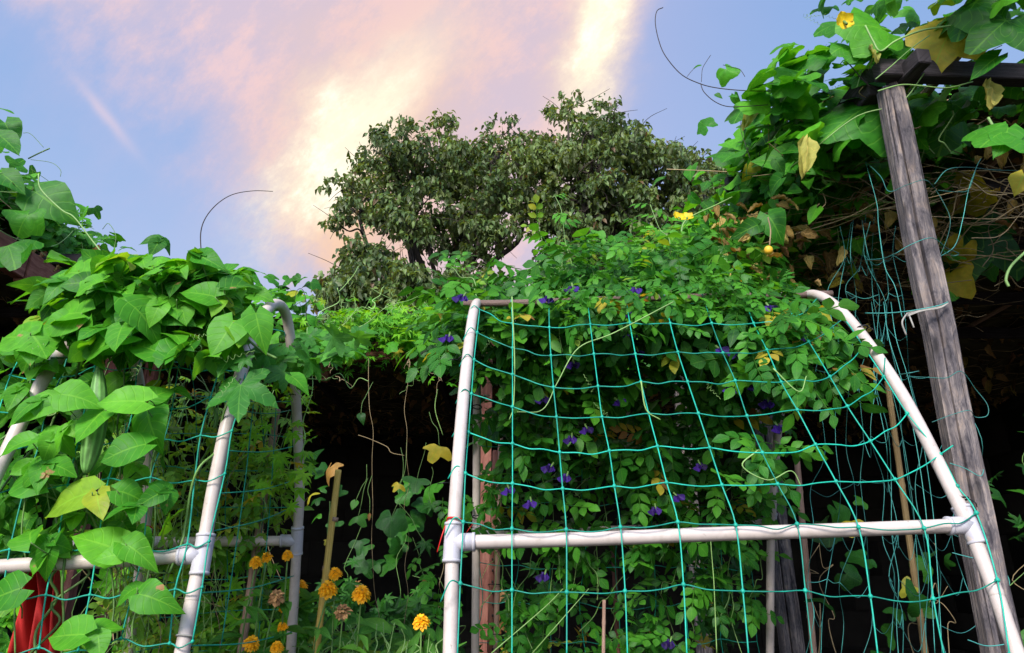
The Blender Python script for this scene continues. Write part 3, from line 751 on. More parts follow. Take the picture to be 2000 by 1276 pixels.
B0, B1 = at(931, 1047, 2.79), at(1507, 1023, 2.795)
for p, q, ny in ((A0, A1, .0), (B0, B1, .0)):
    b = Batch(); tube(b, wander(p, q, 5, .0012), RP*1.0, M['pvc'], sides=20); b.build('crossbar', fr)
tee(fr, A0, np.array(LH[1])-LH[2], A1-A0); tee(fr, A1, np.array(RH[2])-RH[3], A0-A1)
tee(fr, B0, np.array(LH[-2])-LH[-3], B1-B0, r=RP*1.2); tee(fr, B1, np.array(RH[-2])-RH[-3], B0-B1, r=RP*1.2)
b = Batch(); tube(b, wander(at(905, 593, 2.11), at(1625, 574, 2.13), 8, .003), .0115, M['rodwood'], sides=9); b.build('ridge_rod', fr)
for px, py in ((908, 703), (893, 943)): tie(fr, at(px, py, yf(py)), (0.02, 0, 1), tail=(-.03, -.01, -.004))
for px, py in ((1683, 642), (1875, 976)): tie(fr, at(px, py, yf(py)), np.array(RH[3])-RH[4], tail=(.01, -.01, -.02))
for px, py in ((932, 795), (931, 1010)): tie(fr, at(px, py, yb(py)-.11), (0, 0, 1))
tie(fr, at(1507, 1187, 2.92), (0, 0, 1), tail=(.03, 0, .02)); tie(fr, at(1538, 640, 2.35), (0, .1, 1))
tie(fr, at(888, 1016, 1.603), (0.05, 0.02, 1), mat='red', tail=(-.02, -.01, -.07), name='red_tie')
tie(fr, at(930, 1026, 2.76), (0.05, 0.02, 1), mat='red', tail=(-.02, -.02, -.03), name='red_tie')

fl = thing('hoop_trellis', 'white plastic pipe hoop trellis overgrown by big bean leaves', 'trellis frame', (-.95, 1.9, 0))
L2 = [at(355, 1276, 1.55), at(376, 1170, 1.565), at(399, 1060, 1.58), at(418, 950, 1.595), at(445, 820, 1.61), at(480, 700, 1.66), at(510, 622, 1.726), at(538, 594, 1.82), at(560, 620, 1.93), at(573, 720, 2.03), at(581, 830, 2.13), at(585, 960, 2.20), at(580, 1060, 2.25), at(568, 1276, 2.33)]
L1 = [at(-160, 1276, 1.50), at(-60, 1040, 1.52), at(10, 890, 1.54), at(80, 750, 1.58), at(150, 650, 1.66), at(195, 615, 1.76), at(228, 615, 1.87), at(255, 670, 1.98), at(277, 780, 2.08), at(288, 900, 2.16), at(287, 1000, 2.2), at(272, 1120, 2.26), at(252, 1276, 2.33)]
for H in (L1, L2):
    b = Batch(); pipe_run(b, add_legs(H), RP*.98); b.build('hoop', fl)
C1, C0 = at(396, 1083, 1.577), at(-80, 1112, 1.56)
D1, D0 = at(580, 1056, 2.25), at(284, 1060, 2.21); 
for p, q in ((C0, C1), (D0, D1)):
    b = Batch(); tube(b, wander(p, q, 4, .001), RP*.98, M['pvc'], sides=20); b.build('crossbar', fl)
b = Batch(); tube(b, [D0, at(70, 1068, 2.2)], RP*.9, M['pvc'], sides=16); b.build('crossbar', fl)
tee(fl, C1, np.array(L2[2])-L2[3], C0-C1); tee(fl, D1, np.array(L2[12])-L2[11], D0-D1, r=RP*1.2); tee(fl, D0, np.array(L1[10])-L1[9], D1-D0, r=RP*1.2)
tie(fl, at(573, 775, 2.08), (0, 0, 1)); tie(fl, at(583, 928, 2.18), (0, 0, 1)); tie(fl, at(572, 1187, 2.30), (0, 0, 1), mat='twine', tail=(.03, 0, -.05))
tie(fl, at(362, 1243, 1.553), (0, 0, 1), mat='twine', tail=(.02, 0, -.05))
tie(fl, at(286, 1030, 2.2), (0, 0, 1), mat='red', name='red_tie')

# printed marks on the pipes of the left trellis
b = Batch()
for k in range(15):
    py = 868+k*3.1; c = at(580.5, py, 2.155); c[1] = 2.15+(py-868)*.0006-RP*.6
    box(b, c, (.0075, .0006, .0010+.0014*(k % 3 == 0)), M['black'], bev=.0001)
b.build('printed_barcode', fl)
b = Batch()
for k in range(16):
    if k in (5, 11): continue
    t = .66+.0085*k; c = C0*(1-t)+C1*t; box(b, c+np.array([0, -RP*.99, .002]), (.0045 if k % 3 else .002, .0006, .0035), M['drystem'], bev=.0001)
b.build('printed_text', fl)
# ================================================================== NETS
def knot(b, p, r, mat):
    tube(b, [p-np.array([0, 0, r]), p, p+np.array([0, 0, r])], r*.7, mat, sides=5, rfun=lambda t: r*(.5+.7*math.sin(math.pi*t)))
def cord(b, pts, r, mat, dense=6, sides=5): tube(b, spline(pts, dense), r*rng.uniform(.88, 1.1), mat, sides=sides, tint=rng.random())
VL = [
 [(937, 605), (932, 650), (926, 703), (921, 770), (915, 845), (909, 925), (905, 1020), (899, 1140), (893, 1290)],
 [(998, 585), (1001, 632), (1001, 680), (1001, 732), (1001, 795), (1001, 867), (1001, 945), (1000, 1033), (1000, 1153), (1000, 1292)],
 [(1072, 582), (1073, 640), (1076, 695), (1081, 757), (1087, 815), (1093, 884), (1099, 955), (1106, 1035), (1107, 1157), (1107, 1292)],
 [(1147, 580), (1153, 634), (1160, 692), (1168, 755), (1176, 815), (1190, 881), (1200, 950), (1212, 1030), (1221, 1155), (1226, 1290)],
 [(1222, 578), (1230, 631), (1241, 692), (1252, 746), (1267, 808), (1284, 872), (1302, 943), (1324, 1020), (1335, 1142), (1342, 1285)],
 [(1297, 576), (1309, 632), (1324, 688), (1343, 746), (1364, 808), (1386, 875), (1410, 948), (1437, 1026), (1451, 1155), (1463, 1288)],
 [(1372, 575), (1390, 632), (1412, 690), (1436, 744), (1459, 813), (1489, 885), (1519, 946), (1557, 1024), (1573, 1154), (1588, 1288)],
 [(1450, 573), (1472, 632), (1498, 684), (1526, 747), (1557, 801), (1593, 869), (1633, 941), (1677, 1030), (1700, 1165), (1716, 1290)],
 [(1527, 573), (1550, 620), (1580, 668), (1621, 736), (1655, 794), (1700, 862), (1748, 937), (1805, 1032), (1823, 1170), (1846, 1290)],
 [(1600, 578), (1648, 622), (1686, 677), (1726, 736), (1772, 808), (1836, 888), (1870, 950), (1907, 1002), (1948, 1133), (1972, 1280)]]
nt_ = Batch(); OFF = .022
P = {}
for i, line in enumerate(VL):
    pts = []
    for j, (px, py) in enumerate(line):
        p = at(px, py, yf(py)-OFF + rng.normal(0, .003)); pts.append(p); P[(i, j)] = p
    cord(nt_, pts, .0016, M['net'], 5)
    for p in pts[1:]: knot(nt_, p, .0052, M['net'])
    # over the ridge and down the back
    top = pts[0]; X = top[0]
rows = len(VL[1])
for j in range(1, rows-1):
    seq = [P[(0, j-1)] if (0, j-1) in P else P[(0, 0)]] + [P[(i, j)] for i in range(1, 9)]
    seq.append(P[(9, j-1)] if j in (3, 4, 5, 6) else P[(9, min(j, 8))] if j > 6 else P[(9, j-1)])
    pts = []
    for a, c in zip(seq[:-1], seq[1:]):
        pts.append(a); d = c-a; L = np.linalg.norm(d)
        for t, s in ((.35, .8), (.65, 1.0)):
            pts.append(a+d*t+np.array([0, -.006, -(.035+rng.uniform(-.03, .045))*L*s]))
    pts.append(seq[-1]); cord(nt_, pts, .0016, M['net'], 4)
# free ends at the left hoop
for j in range(1, 9):
    p = P[(0, j-1)]; q = p+np.array([-.04, -.005, rng.uniform(-.03, .01)]); cord(nt_, [p, (p+q)/2+np.array([0, -.012, .012]), q+np.array([0, 0, -.02])], .0016, M['net'])
cord(nt_, [P[(9, 3)], P[(9, 3)]+np.array([.008, -.01, .05])], .0018, M['net']); cord(nt_, [P[(9, 5)], P[(9, 5)]+np.array([.03, -.01, .02])], .0018, M['net'])
# back face of the same net
G = {}
xs = [(-.12)+.128*k for k in range(9)]
prow = [600, 680, 745, 810, 870, 930, 985, 1045, 1105, 1180, 1255, 1330]
for i, X in enumerate(xs):
    pts = []
    for j, py in enumerate(prow):
        Y = yb(py)+.03; d = dirof(1000, py); Z = HC + d[2]/d[1]*Y
        p = np.array([X*(1+.10*(j/11))+rng.normal(0, .008), Y, Z+rng.normal(0, .008)]); G[(i, j)] = p; pts.append(p)
    cord(nt_, [P[(min(i, 9), 0)]]+pts, .0016, M['net'], 3, 4)
for j in range(len(prow)):
    pts = []
    for i in range(len(xs)-1):
        a, c = G[(i, j)], G[(i+1, j)]; pts += [a, (a+c)/2+np.array([0, 0, -.008])]
    pts.append(G[(len(xs)-1, j)]); cord(nt_, pts, .0016, M['net'], 3, 4)
o = nt_.build('trellis_net'); props(o, 'bright green square-mesh net draped over the pipe trellis with purple flowers', 'net')

# left net
nl = Batch(); YL = [(590, 1.80), (620, 1.73), (820, 1.61), (1060, 1.58), (1276, 1.55)]; yl = lambda p: interp(YL, p)
XS = [(-130, -60, 60), (-20, 30, 160), (70, 120, 215), (150, 215, 300), (235, 300, 370), (330, 385, 440), (372, 440, 505)]
PL = {}
rowy = [620, 655, 725, 795, 860, 945, 1065, 1160, 1262]
for i, (xb, xm, xt) in enumerate(XS):
    pts = []
    for j, py in enumerate(rowy):
        t = (1262-py)/642.; px = xb*(1-t)+xt*t + (xm-(xb+xt)/2)*.5*math.sin(math.pi*t)
        p = at(px+rng.normal(0, 4), py+rng.normal(0, 7)-(i-3)*4, yl(py)-.02); pts.append(p); PL[(i, j)] = p
    cord(nl, pts, .0017, M['net'], 4)
    for p in pts: knot(nl, p, .0038, M['net'])
for j in range(len(rowy)):
    pts = []
    for i in range(6):
        a, c = PL[(i, j)], PL[(i+1, j)]; pts += [a, (a+c)/2+np.array([0, -.004, -.010])]
    pts.append(PL[(6, j)]); cord(nl, pts, .0017, M['net'], 4)
xs = [-1.22+.105*k for k in range(6)]; GL = {}
for i, X in enumerate(xs):
    pts = []
    for j, py in enumerate([640, 710, 780, 850, 920, 990, 1060, 1130, 1200, 1270]):
        Y = interp([(590, 1.85), (720, 2.05), (960, 2.22), (1276, 2.35)], py)+.02; d = dirof(0, py)
        p = np.array([X+rng.normal(0, .006), Y, HC+d[2]/d[1]*Y+rng.normal(0, .006)]); pts.append(p); GL[(i, j)] = p
    cord(nl, pts, .0014, M['net'], 3, 4)
for j in range(10): cord(nl, [GL[(i, j)] for i in range(6)], .0014, M['net'], 3, 4)
# side of the net between front and back leg of the near hoop
for j, (pa, pb) in enumerate([((450, 800), (578, 800)), ((432, 880), (583, 870)), ((412, 965), (585, 935)), ((405, 1040), (584, 985)), ((372, 1160), (574, 1125)), ((352, 1262), (570, 1235))]):
    a = at(*pa, yl(pa[1])); c = at(*pb, 2.2); cord(nl, [a, (a+c)/2+np.array([0, 0, -.012]), c], .0015, M['net'], 5, 4)
for t in (.35, .7):
    cord(nl, [at(450+128*t, 790, 1.61+t*.5), at(425+150*t, 950, 1.6+t*.6), at(395+175*t, 1100, 1.58+t*.7), at(360+205*t, 1262, 1.55+t*.75)], .0015, M['net'], 5, 4)
o = nl.build('trellis_net'); props(o, 'green square-mesh net on the pipe trellis under the bean leaves', 'net')

# old faded net hanging from the pergola and looped around the grey post
no_ = Batch()
g = np.random.default_rng(21); GO = {}
cols = [1585, 1612, 1640, 1665, 1690, 1703, 1712, 1740, 1765, 1800, 1850]
rws = [430, 505, 580, 650, 735, 860, 945, 1040, 1130, 1210, 1300]
for i, c0 in enumerate(cols):
    pts = []
    for j, py in enumerate(rws):
        t = (py-430)/870.; px = 1700+(c0-1700)*(.55+1.1*t) + g.normal(0, 11)+t*55
        pts.append(at(px, py+g.normal(0, 8), 2.25+.25*g.random()+.15*(i % 2))); GO[(i, j)] = pts[-1]
    cord(no_, pts, .0011, M['oldnet'], 6, 4)
for j in range(1, len(rws)):
    for i in range(len(cols)-1):
        if g.random() < .22: continue
        a, c = GO[(i, j)], GO[(i+1, j)]; L = np.linalg.norm(c-a)
        cord(no_, [a, (a+c)/2+np.array([0, 0, -L*g.uniform(.05, .3)]), c], .0011, M['oldnet'], 5, 4)
def loop(pts, Y, r=.0013): cord(no_, [at(x, y, Y+dz) for x, y, dz in pts], r, M['oldnet'], 8, 4)
PY = 1.93
loop([(1690, 315, .3), (1720, 345, .1), (1736, 374, 0), (1770, 362, 0), (1806, 352, 0), (1825, 368, .1), (1845, 400, .1), (1856, 430, .1), (1850, 465, .1), (1832, 510, .1)], PY)
loop([(1825, 360, .1), (1850, 332, .15), (1890, 327, .2), (1940, 332, .3), (2000, 334, .4)], PY)
loop([(1832, 372, .1), (1870, 375, .15), (1892, 370, .2), (1905, 335, .2)], PY)
loop([(1830, 505, .1), (1865, 480, .15), (1880, 430, .2), (1892, 370, .2), (1908, 325, .2), (1916, 310, .2)], PY)
loop([(1752, 494, 0), (1775, 480, 0), (1810, 466, 0), (1828, 468, .02), (1850, 485, .1), (1872, 495, .15), (1862, 500, .15), (1845, 492, .1)], PY)
loop([(1690, 508, .3), (1725, 505, .1), (1752, 494, 0)], PY); loop([(1690, 315, .3), (1712, 395, .2), (1716, 440, .2), (1728, 520, .15), (1748, 560, .1), (1762, 620, .1)], PY)
loop([(1690, 612, .2), (1730, 612, .1), (1775, 608, 0), (1830, 598, 0), (1852, 590, 0)], PY, .0016)
loop([(1770, 735, 0), (1820, 738, 0), (1850, 738, 0), (1878, 726, 0), (1905, 760, .05), (1928, 790, .05), (1928, 812, .05), (1905, 815, .05), (1893, 802, 0), (1860, 810, 0), (1820, 825, 0)], PY)
loop([(1735, 735, .2), (1770, 730, 0), (1795, 725, 0)], PY); loop([(1855, 905, 0), (1885, 915, 0), (1915, 930, 0), (1920, 910, .05), (1908, 880, .05)], PY)
loop([(1860, 1080, 0), (1900, 1090, 0), (1940, 1095, .1), (1970, 1130, .1), (1968, 1170, .1)], PY); loop([(1890, 1250, 0), (1930, 1262, 0), (1985, 1255, 0)], PY)
for x in (1722, 1746, 1760):
    loop([(x-20, 590, .2), (x-10, 660, .1), (x+14, 740, .1), (x+40, 850, .1), (x+60, 980, .1), (x+70, 1100, .1), (x+80, 1276, .1)], PY+.2, .0011)
o = no_.build('old_net'); props(o, 'thin faded tangled netting hanging behind the curved pipe and looped round the grey post', 'net')
b = Batch()
for k in range(3): cord(b, [at(1772, 612+k*3, 1.95), at(1800, 604+k*2, 1.945), at(1835, 598+k*2, 1.945), at(1852, 592, 1.95)], .0022, M['twine'])
cord(b, [at(1772, 612, 1.95), at(1762, 630, 1.93), at(1770, 655, 1.93)], .003, M['twine']); cord(b, [at(1775, 614, 1.95), at(1785, 640, 1.93)], .0025, M['twine'])
o = b.build('twine_tie'); props(o, 'frayed grey twine knotted round the grey post', 'twine')

# ================================================================== STAKES
def stake(name, label, p0, p1, r, mat, nodes=True, cat='stake', parent=None):
    p0, p1 = np.array(p0), np.array(p1); foot = ground_to(p1, p0) if p0[2] > 0 else p0
    L = np.linalg.norm(p1-foot); b = Batch(); n = max(int(L/.012), 10); ts = np.linspace(0, 1, n)
    bend = rng.normal(0, .004, 3)
    P_ = foot[None]*(1-ts[:, None])+p1[None]*ts[:, None] + np.outer(np.sin(ts*math.pi), bend)
    rr = np.full(n, r)*(1.06-.1*ts)
    if nodes:
        sp = .17
        rr = rr*(1+.16*np.exp(-(((ts*L) % sp - sp/2)/.006)**2))
    tube(b, P_, r, mat, sides=14, rfun=lambda t: float(np.interp(t, ts, rr)))
    tint = None
    t = thing(name, label, cat, tuple(foot)); b.build('cane' if nodes else 'rod', t)
    return t, b
t, _ = stake('bamboo_stake', 'short yellow bamboo stake cut off square in the dark opening', at(624, 1200, 2.3), at(661, 918, 2.3), .0108, M['bamboo'])
for px, py in ((653, 1014), (637, 1110)): 
    b = Batch(); p = at(px, py, 2.3); tube(b, [p-np.array([0.001, 0, .008]), p+np.array([.001, 0, .006])], .0124, M['cane'], sides=14); b.build('node_ring', t)
t, _ = stake('bamboo_stake', 'reddish bamboo cane behind the small leaves of the bean trellis', at(488, 1170, 2.3), at(541, 800, 2.3), .0125, M['cane'])
t, _ = stake('bamboo_stake', 'pale cane strapped to a dark steel bar beside the white rear leg', at(972, 1276, 3.05), at(980, 780, 3.05), .0115, M['cane'])
b = Batch(); plank(b, at(957, 1276, 3.06), at(968, 880, 3.06), .026, .018, M['redwood'], up=(0, 1, 0)); 
for y in range(1090, 1276, 22): tube(b, [at(962, y, 3.04), at(962, y+5, 3.04)], .004, M['black'], sides=6)
b.build('steel_bar', t)
for y in (1076, 1143, 1240): tie(t, at(966, y, 3.05), (0, 0, 1), r=.026)
t, _ = stake('bamboo_stake', 'thin pale broken cane poking up in the vine net', at(1178, 1276, 2.6), at(1180, 1172, 2.6), .0065, M['cane'])
t, _ = stake('bamboo_stake', 'slim dark brown cane in the shade under the vine net', at(1207, 1276, 3.2), at(1198, 1060, 3.2), .012, M['redwood'])
t, _ = stake('bamboo_stake', 'tall tan bamboo cane in the shade behind the curved pipe', at(1795, 1200, 2.9), at(1733, 745, 2.9), .0125, M['shadebamboo'])
t, _ = stake('bamboo_stake', 'brown bamboo cane leaning beside the rear grey post', at(1588, 1276, 3.1), at(1555, 880, 3.1), .0135, M['cane'])

# ================================================================== VINES
def vine(name, label, cat='vine', loc=(0, 0, 0), group=None): return thing(name, label, cat, loc, group)

# --- bean vine on the left trellis
bv = vine('bean_vine', 'bean vine with large pointed leaves heaped over the left pipe trellis', loc=(-.9, 1.75, 0))
f = Batch(); g = np.random.default_rng(31)
topP = [(-60, 710), (50, 700), (115, 600), (150, 545), (190, 525), (270, 510), (340, 515), (400, 530), (455, 560), (470, 600), (455, 640), (400, 660), (300, 655), (190, 640), (100, 680), (-60, 720)]
P1 = area_pts(topP, 400, 1.74, .24, g, K=110, sd=20)
f.inst(BEAN3, P1, orient(len(P1), (0, -.45, .8), .38, (0, -.35, -.3), .8, g), g.uniform(.075, .13, len(P1)), tints(len(P1), g, .1, .84, 0), M['bean'])
P1 = area_pts([(100, 560), (180, 525), (300, 512), (420, 535), (450, 575), (440, 620), (300, 610), (100, 620)], 80, 1.72, .2, g)
f.inst(OVW, P1, orient(len(P1), (0, -.5, .8), .4, (0, -.1, .2), .8, g), g.uniform(.06, .11, len(P1)), tints(len(P1), g, .2, .8, 0), M['bean'])
# lower thinner part, mostly at the left hand side
P1 = area_pts([(-120, 700), (120, 720), (330, 740), (320, 960), (280, 1090), (-120, 1090)], 52, 1.57, .09, g, K=45, sd=25)
f.inst(BEAN3, P1, orient(len(P1), (0, -.7, .6), .4, (0, -.2, -.8), .6, g), g.uniform(.07, .10, len(P1)), tints(len(P1), g, .15, .8, 0), M['bean'])
P1 = area_pts([(-120, 720), (200, 760), (230, 960), (150, 1090), (-120, 1090)], 30, 1.75, .12, g)
f.inst(BEAN3, P1, orient(len(P1), (0, -.7, .6), .4, (0, -.2, -.8), .6, g), g.uniform(.06, .09, len(P1)), tints(len(P1), g, .0, .5, 0), M['bean'])
YH = 1.47
P1 = area_pts([(-120, 700), (330, 720), (300, 900), (230, 1020), (170, 1080), (-120, 1080)], 190, 1.85, .14, g, K=90, sd=25)
f.inst(OVW, P1, orient(len(P1), (0, -.7, .6), .5, (0, -.2, -.8), .7, g), g.uniform(.035, .07, len(P1)), tints(len(P1), g, .0, .84, .02), M['bean'])
H_ = [((190, 540), (92, 515), .75), ((200, 548), (150, 582), .7), ((160, 612), (72, 586), .7), ((158, 618), (60, 628), .6), ((255, 655), (155, 678), .55), ((238, 640), (250, 705), .55),
      ((316, 692), (243, 650), .5), ((326, 692), (373, 628), .45), ((322, 705), (340, 650), .4), ((282, 785), (183, 778), .80), ((292, 782), (312, 735), .5), ((55, 660), (-20, 640), .7), ((60, 650), (102, 702), .65),
      ((85, 938), (5, 900), .5), ((80, 915), (55, 955), .5), ((180, 962), (77, 985), .83), ((190, 962), (200, 1018), .86), ((228, 958), (288, 962), .5), ((232, 1075), (155, 1062), .78), ((245, 1062), (296, 1085), .6), ((240, 1082), (182, 1088), .8),
      ((165, 1240), (85, 1240), .6), ((180, 1228), (238, 1226), .6), ((192, 1240), (200, 1290), .6), ((288, 800), (302, 872), .45), ((285, 868), (212, 915), .45), ((272, 1160), (330, 1172), .5), ((268, 1148), (212, 1158), .5),
      ((390, 500), (427, 518), .4), ((392, 498), (375, 470), .3), ((110, 780), (30, 830), .7), ((120, 770), (180, 755), .7), ((205, 800), (150, 870), .6), ((60, 860), (-10, 880), .6), ((440, 562), (506, 545), .2), ((60, 1060), (20, 1010), .6), ((310, 525), (262, 500), .7),
      ((300, 520), (350, 500), .75), ((345, 585), (290, 560), .6), ((420, 580), (350, 560), .55), ((250, 590), (330, 600), .5), ((40, 1150), (-30, 1190), .4), ((500, 612), (508, 690), .55), ((455, 630), (430, 705), .62), ((570, 735), (592, 778), .5)]
for k, (ba, ti, tt) in enumerate(H_):
    hero(f, OVW, M['bean'], ba, ti, YH+g.uniform(-.03, .05), tt, nrm=(g.normal(0, .25), -1, g.uniform(.3, .9)), dy=g.uniform(-.03, .03))
f.build('foliage', bv)
s = Batch()
for a, c in [((30, 1290), (60, 700)), ((120, 1290), (150, 760)), ((200, 1290), (240, 700)), ((70, 1290), (180, 900)), ((265, 1290), (330, 720)), ((-20, 1000), (200, 650)), ((20, 920), (330, 1120)), ((330, 1120), (470, 740)), ((100, 700), (480, 640)), ((350, 560), (540, 700)), ((60, 1276), (260, 950)), ((0, 860), (160, 760))]:
    tube(s, wander(at(*a, 1.57), at(*c, 1.6), 9, .012, g), g.uniform(.0018, .0035), M['stem'], sides=5, tint=g.random())
for ba, ti, tt in H_:
    A = at(*ba, YH+.01); tube(s, wander(A, A+np.array([g.normal(0, .02), .06, -g.uniform(.03, .09)]), 4, .004, g), .0014, M['stem'], sides=4)
tube(s, spline([at(393, 498, 1.62), at(392, 455, 1.62), at(402, 425, 1.62), at(425, 398, 1.62), at(455, 380, 1.62), at(495, 373, 1.62), at(533, 374, 1.62)]), .0016, M['darkstem'], .0009, 5)
for p, d, L in [((75, 290), (1, 0, .3), .1)]: pass
for k in range(6): tendril(bv, at(g.uniform(40, 500), g.uniform(620, 760), 1.5), (g.normal(), -.5, -.6), g.uniform(.04, .09))
s.build('stem', bv)
fl_ = Batch(); 
for px, py in ((100, 798), (72, 800)):
    for k in range(5): fl_.inst(PETAL, at(px, py, 1.75)[None], frames(np.array([[math.cos(k*1.26), -.8, math.sin(k*1.26)]]), np.array([[math.cos(k*1.26), .1, math.sin(k*1.26)]])), np.array([.022]), np.array([.5]), M['yellowpetal'])
fl_.build('flower', bv)

# --- luffa vine between the trellis and the rear arbour
lv = vine('luffa_vine', 'luffa vine with star-shaped leaves and long green gourds on the left trellis', loc=(-.8, 1.9, 0))
f = Batch()
for c, t, tt, Y in [((470, 752), (478, 848), .35, 1.50), ((452, 700), (425, 742), .3, 1.52), ((478, 700), (470, 728), .3, 1.5), ((600, 650), (625, 672), .5, 2.2), ((650, 660), (640, 712), .35, 2.2), ((690, 650), (720, 690), .5, 2.4), ((520, 690), (545, 740), .4, 1.7), ((700, 655), (680, 620), .3, 2.3)]:
    hero(f, STAR, M['luffa'], c, t, Y, tt, nrm=(g.normal(0, .2), -1, .5))
P1 = area_pts([(600, 655), (700, 640), (700, 690), (600, 720), (560, 730), (430, 710), (440, 680), (560, 690)], 50, 1.9, .25, g)
f.inst(STAR, P1, orient(len(P1), (0, -.6, .8), .4, (0, -.4, -.5), .6, g), g.uniform(.05, .085, len(P1)), tints(len(P1), g, .1, .8), M['luffa'])
f.build('foliage', lv)
s = Batch()
for a, c, Y in [((600, 735), (430, 660), 1.9), ((580, 760), (700, 600), 2.0), ((620, 620), (700, 520), 2.2), ((590, 700), (850, 560), 2.4), ((585, 900), (600, 640), 2.1), ((600, 740), (720, 745), 2.0), ((720, 600), (750, 560), 2.4)]:
    s = Batch(); tube(s, wander(at(*a, Y), at(*c, Y), 7, .015, g), .0022, M['youngstem'], .0012, 5, tint=g.random()); s.build('stem', lv)
s = Batch()
for px, py in [(735, 600), (760, 590), (790, 600), (700, 610), (640, 590), (780, 770), (660, 740)]:
    tendril(lv, at(px, py, 2.4), (g.normal(0, .6), 0, g.uniform(-.3, 1)), .10, turns=3, r=.012)
tube(s, spline([at(598, 625, 2.0), at(597, 585, 2.0), at(590, 565, 2.0), at(580, 568, 2.0), at(576, 585, 2.0)]), .0014, M['darkstem'], .0008, 5)
s.build('stem', lv)
def gourd(parent, p0, p1, r, Y, mat='fruit', ribs=10, name='fruit'):
    b = Batch(); A, B_ = at(*p0, Y), at(*p1, Y); n = 26; ts = np.linspace(0, 1, n)
    P_ = A[None]*(1-ts[:, None])+B_[None]*ts[:, None]; P_[:, 0] += .01*np.sin(ts*3)
    prof = lambda t: r*(max(0.02, math.sin(math.pi*min(max(t, 0.004), .996)))**.45)*(.62+.38*t)
    tube(b, P_, r, M[mat], sides=30, rfun=prof)
    V = b.V[0]; a = np.tile(np.arange(30)/30*2*np.pi, n); cen = np.repeat(P_, 30, 0); V[:] = cen+(V-cen)*(1+.035*np.cos(a*ribs))[:, None]; b.T[0][:] = .5+.45*np.cos(a*ribs)
    tube(b, wander(A, A+np.array([0, .01, .07]), 4, .004, g), .0035, M['stem'], sides=6)
    return b.build(name, parent)
gourd(lv, (193, 712), (166, 925), .028, 1.53); gourd(lv, (416, 795), (416, 838), .007, 1.9); gourd(lv, (455, 625), (452, 680), .013, 1.7); gourd(lv, (85, 600), (78, 648), .014, 1.9); gourd(lv, (320, 640), (312, 688), .012, 1.8)

# --- tomato plants inside the left trellis
for q, (poly, Y, N, lab) in enumerate([
    ([(300, 760), (430, 740), (520, 760), (560, 900), (540, 1060), (300, 1060)], 2.35, 260, 'straggly tomato plant with pale thin stems inside the upper left trellis'),
    ([(190, 800), (300, 800), (300, 1010), (200, 1080), (190, 900)], 2.4, 90, 'small-leaved tomato plant beside the hanging long gourd'),
    ([(240, 1060), (420, 1060), (470, 1290), (230, 1290)], 2.42, 130, 'tomato plant low in the left trellis below its white crossbar')]):
    t = vine('tomato_plant', lab, 'tomato plant', tuple(at(poly[0][0]+60, 1276, Y)*np.array([1, 1, 0])))
    f = Batch(); P1 = area_pts(poly, N, Y-.05, .12, g, K=80, sd=18)
    f.inst(TOM, P1, orient(N, (0, -.5, .8), .5, (0, -.2, -.6), .8, g), g.uniform(.07, .12, N), tints(N, g, .4, .84, .03), M['tomato'])
    f.build('foliage', t)
    s = Batch(); P2 = area_pts(poly, 45+N//7, Y-.1, .14, g)
    for p in P2:
        d = np.array([g.normal(0, .05), g.normal(0, .04), g.normal(0, .12)]); tube(s, wander(p-d, p+d, 5, .009, g), .0013, M['youngstem' if g.random() < .85 else 'drystem'], sides=4, tint=g.random(), caps=False)
    xs_ = [p[0] for p in poly]
    for k in range(5):
        px = g.uniform(min(xs_)+20, max(xs_)-20); tube(s, wander(at(px, 1300, Y+.05), at(px+g.normal(0, 30), min(p[1] for p in poly)+20, Y), 10, .012, g), .003, M['stem'], .0015, 5)
    s.build('stem', t)
    for k in range(7 if q == 0 else 3):
        px, py = [(478, 1000), (484, 985), (460, 990), (470, 900), (430, 930), (505, 1010), (440, 860), (260, 880), (250, 960), (230, 1000), (300, 1150), (350, 1100), (400, 1180)][k+(0, 7, 10)[q]]
        b = Batch(); c = at(px, py, Y-.08); n = 9; ts = np.linspace(-1, 1, n)
        tube(b, [c+np.array([0, 0, .011*x]) for x in ts], .01, M['tomatogreen'], sides=12, rfun=lambda t: .0095*math.sqrt(max(1-(2*t-1)**2, .001))); b.build('tomato', t)

# --- butterfly pea on the right trellis
pv = vine('butterfly_pea_vine', 'climbing vine with small oval leaves and purple flowers filling the green net', loc=(.4, 2.6, 0))
f = Batch(); g = np.random.default_rng(41)
def pea(poly, N, Yf, dy, s=(.10, .155), tm=(0, -.3, -.6), nm=(0, -.6, .75), lo=.05, hi=.8, K=None, sd=22, old=.02):
    P1 = area_pts(poly, N, Yf, dy, g, K=K, sd=sd); h = N//2
    R1 = orient(N, nm, .42, tm, .75, g); S1 = g.uniform(*s, N); T1 = tints(N, g, lo, hi, old)
    f.inst(PEA5, P1[:h], R1[:h], S1[:h], T1[:h], M['pea']); f.inst(PEA7, P1[h:], R1[h:], S1[h:], T1[h:], M['pea'])
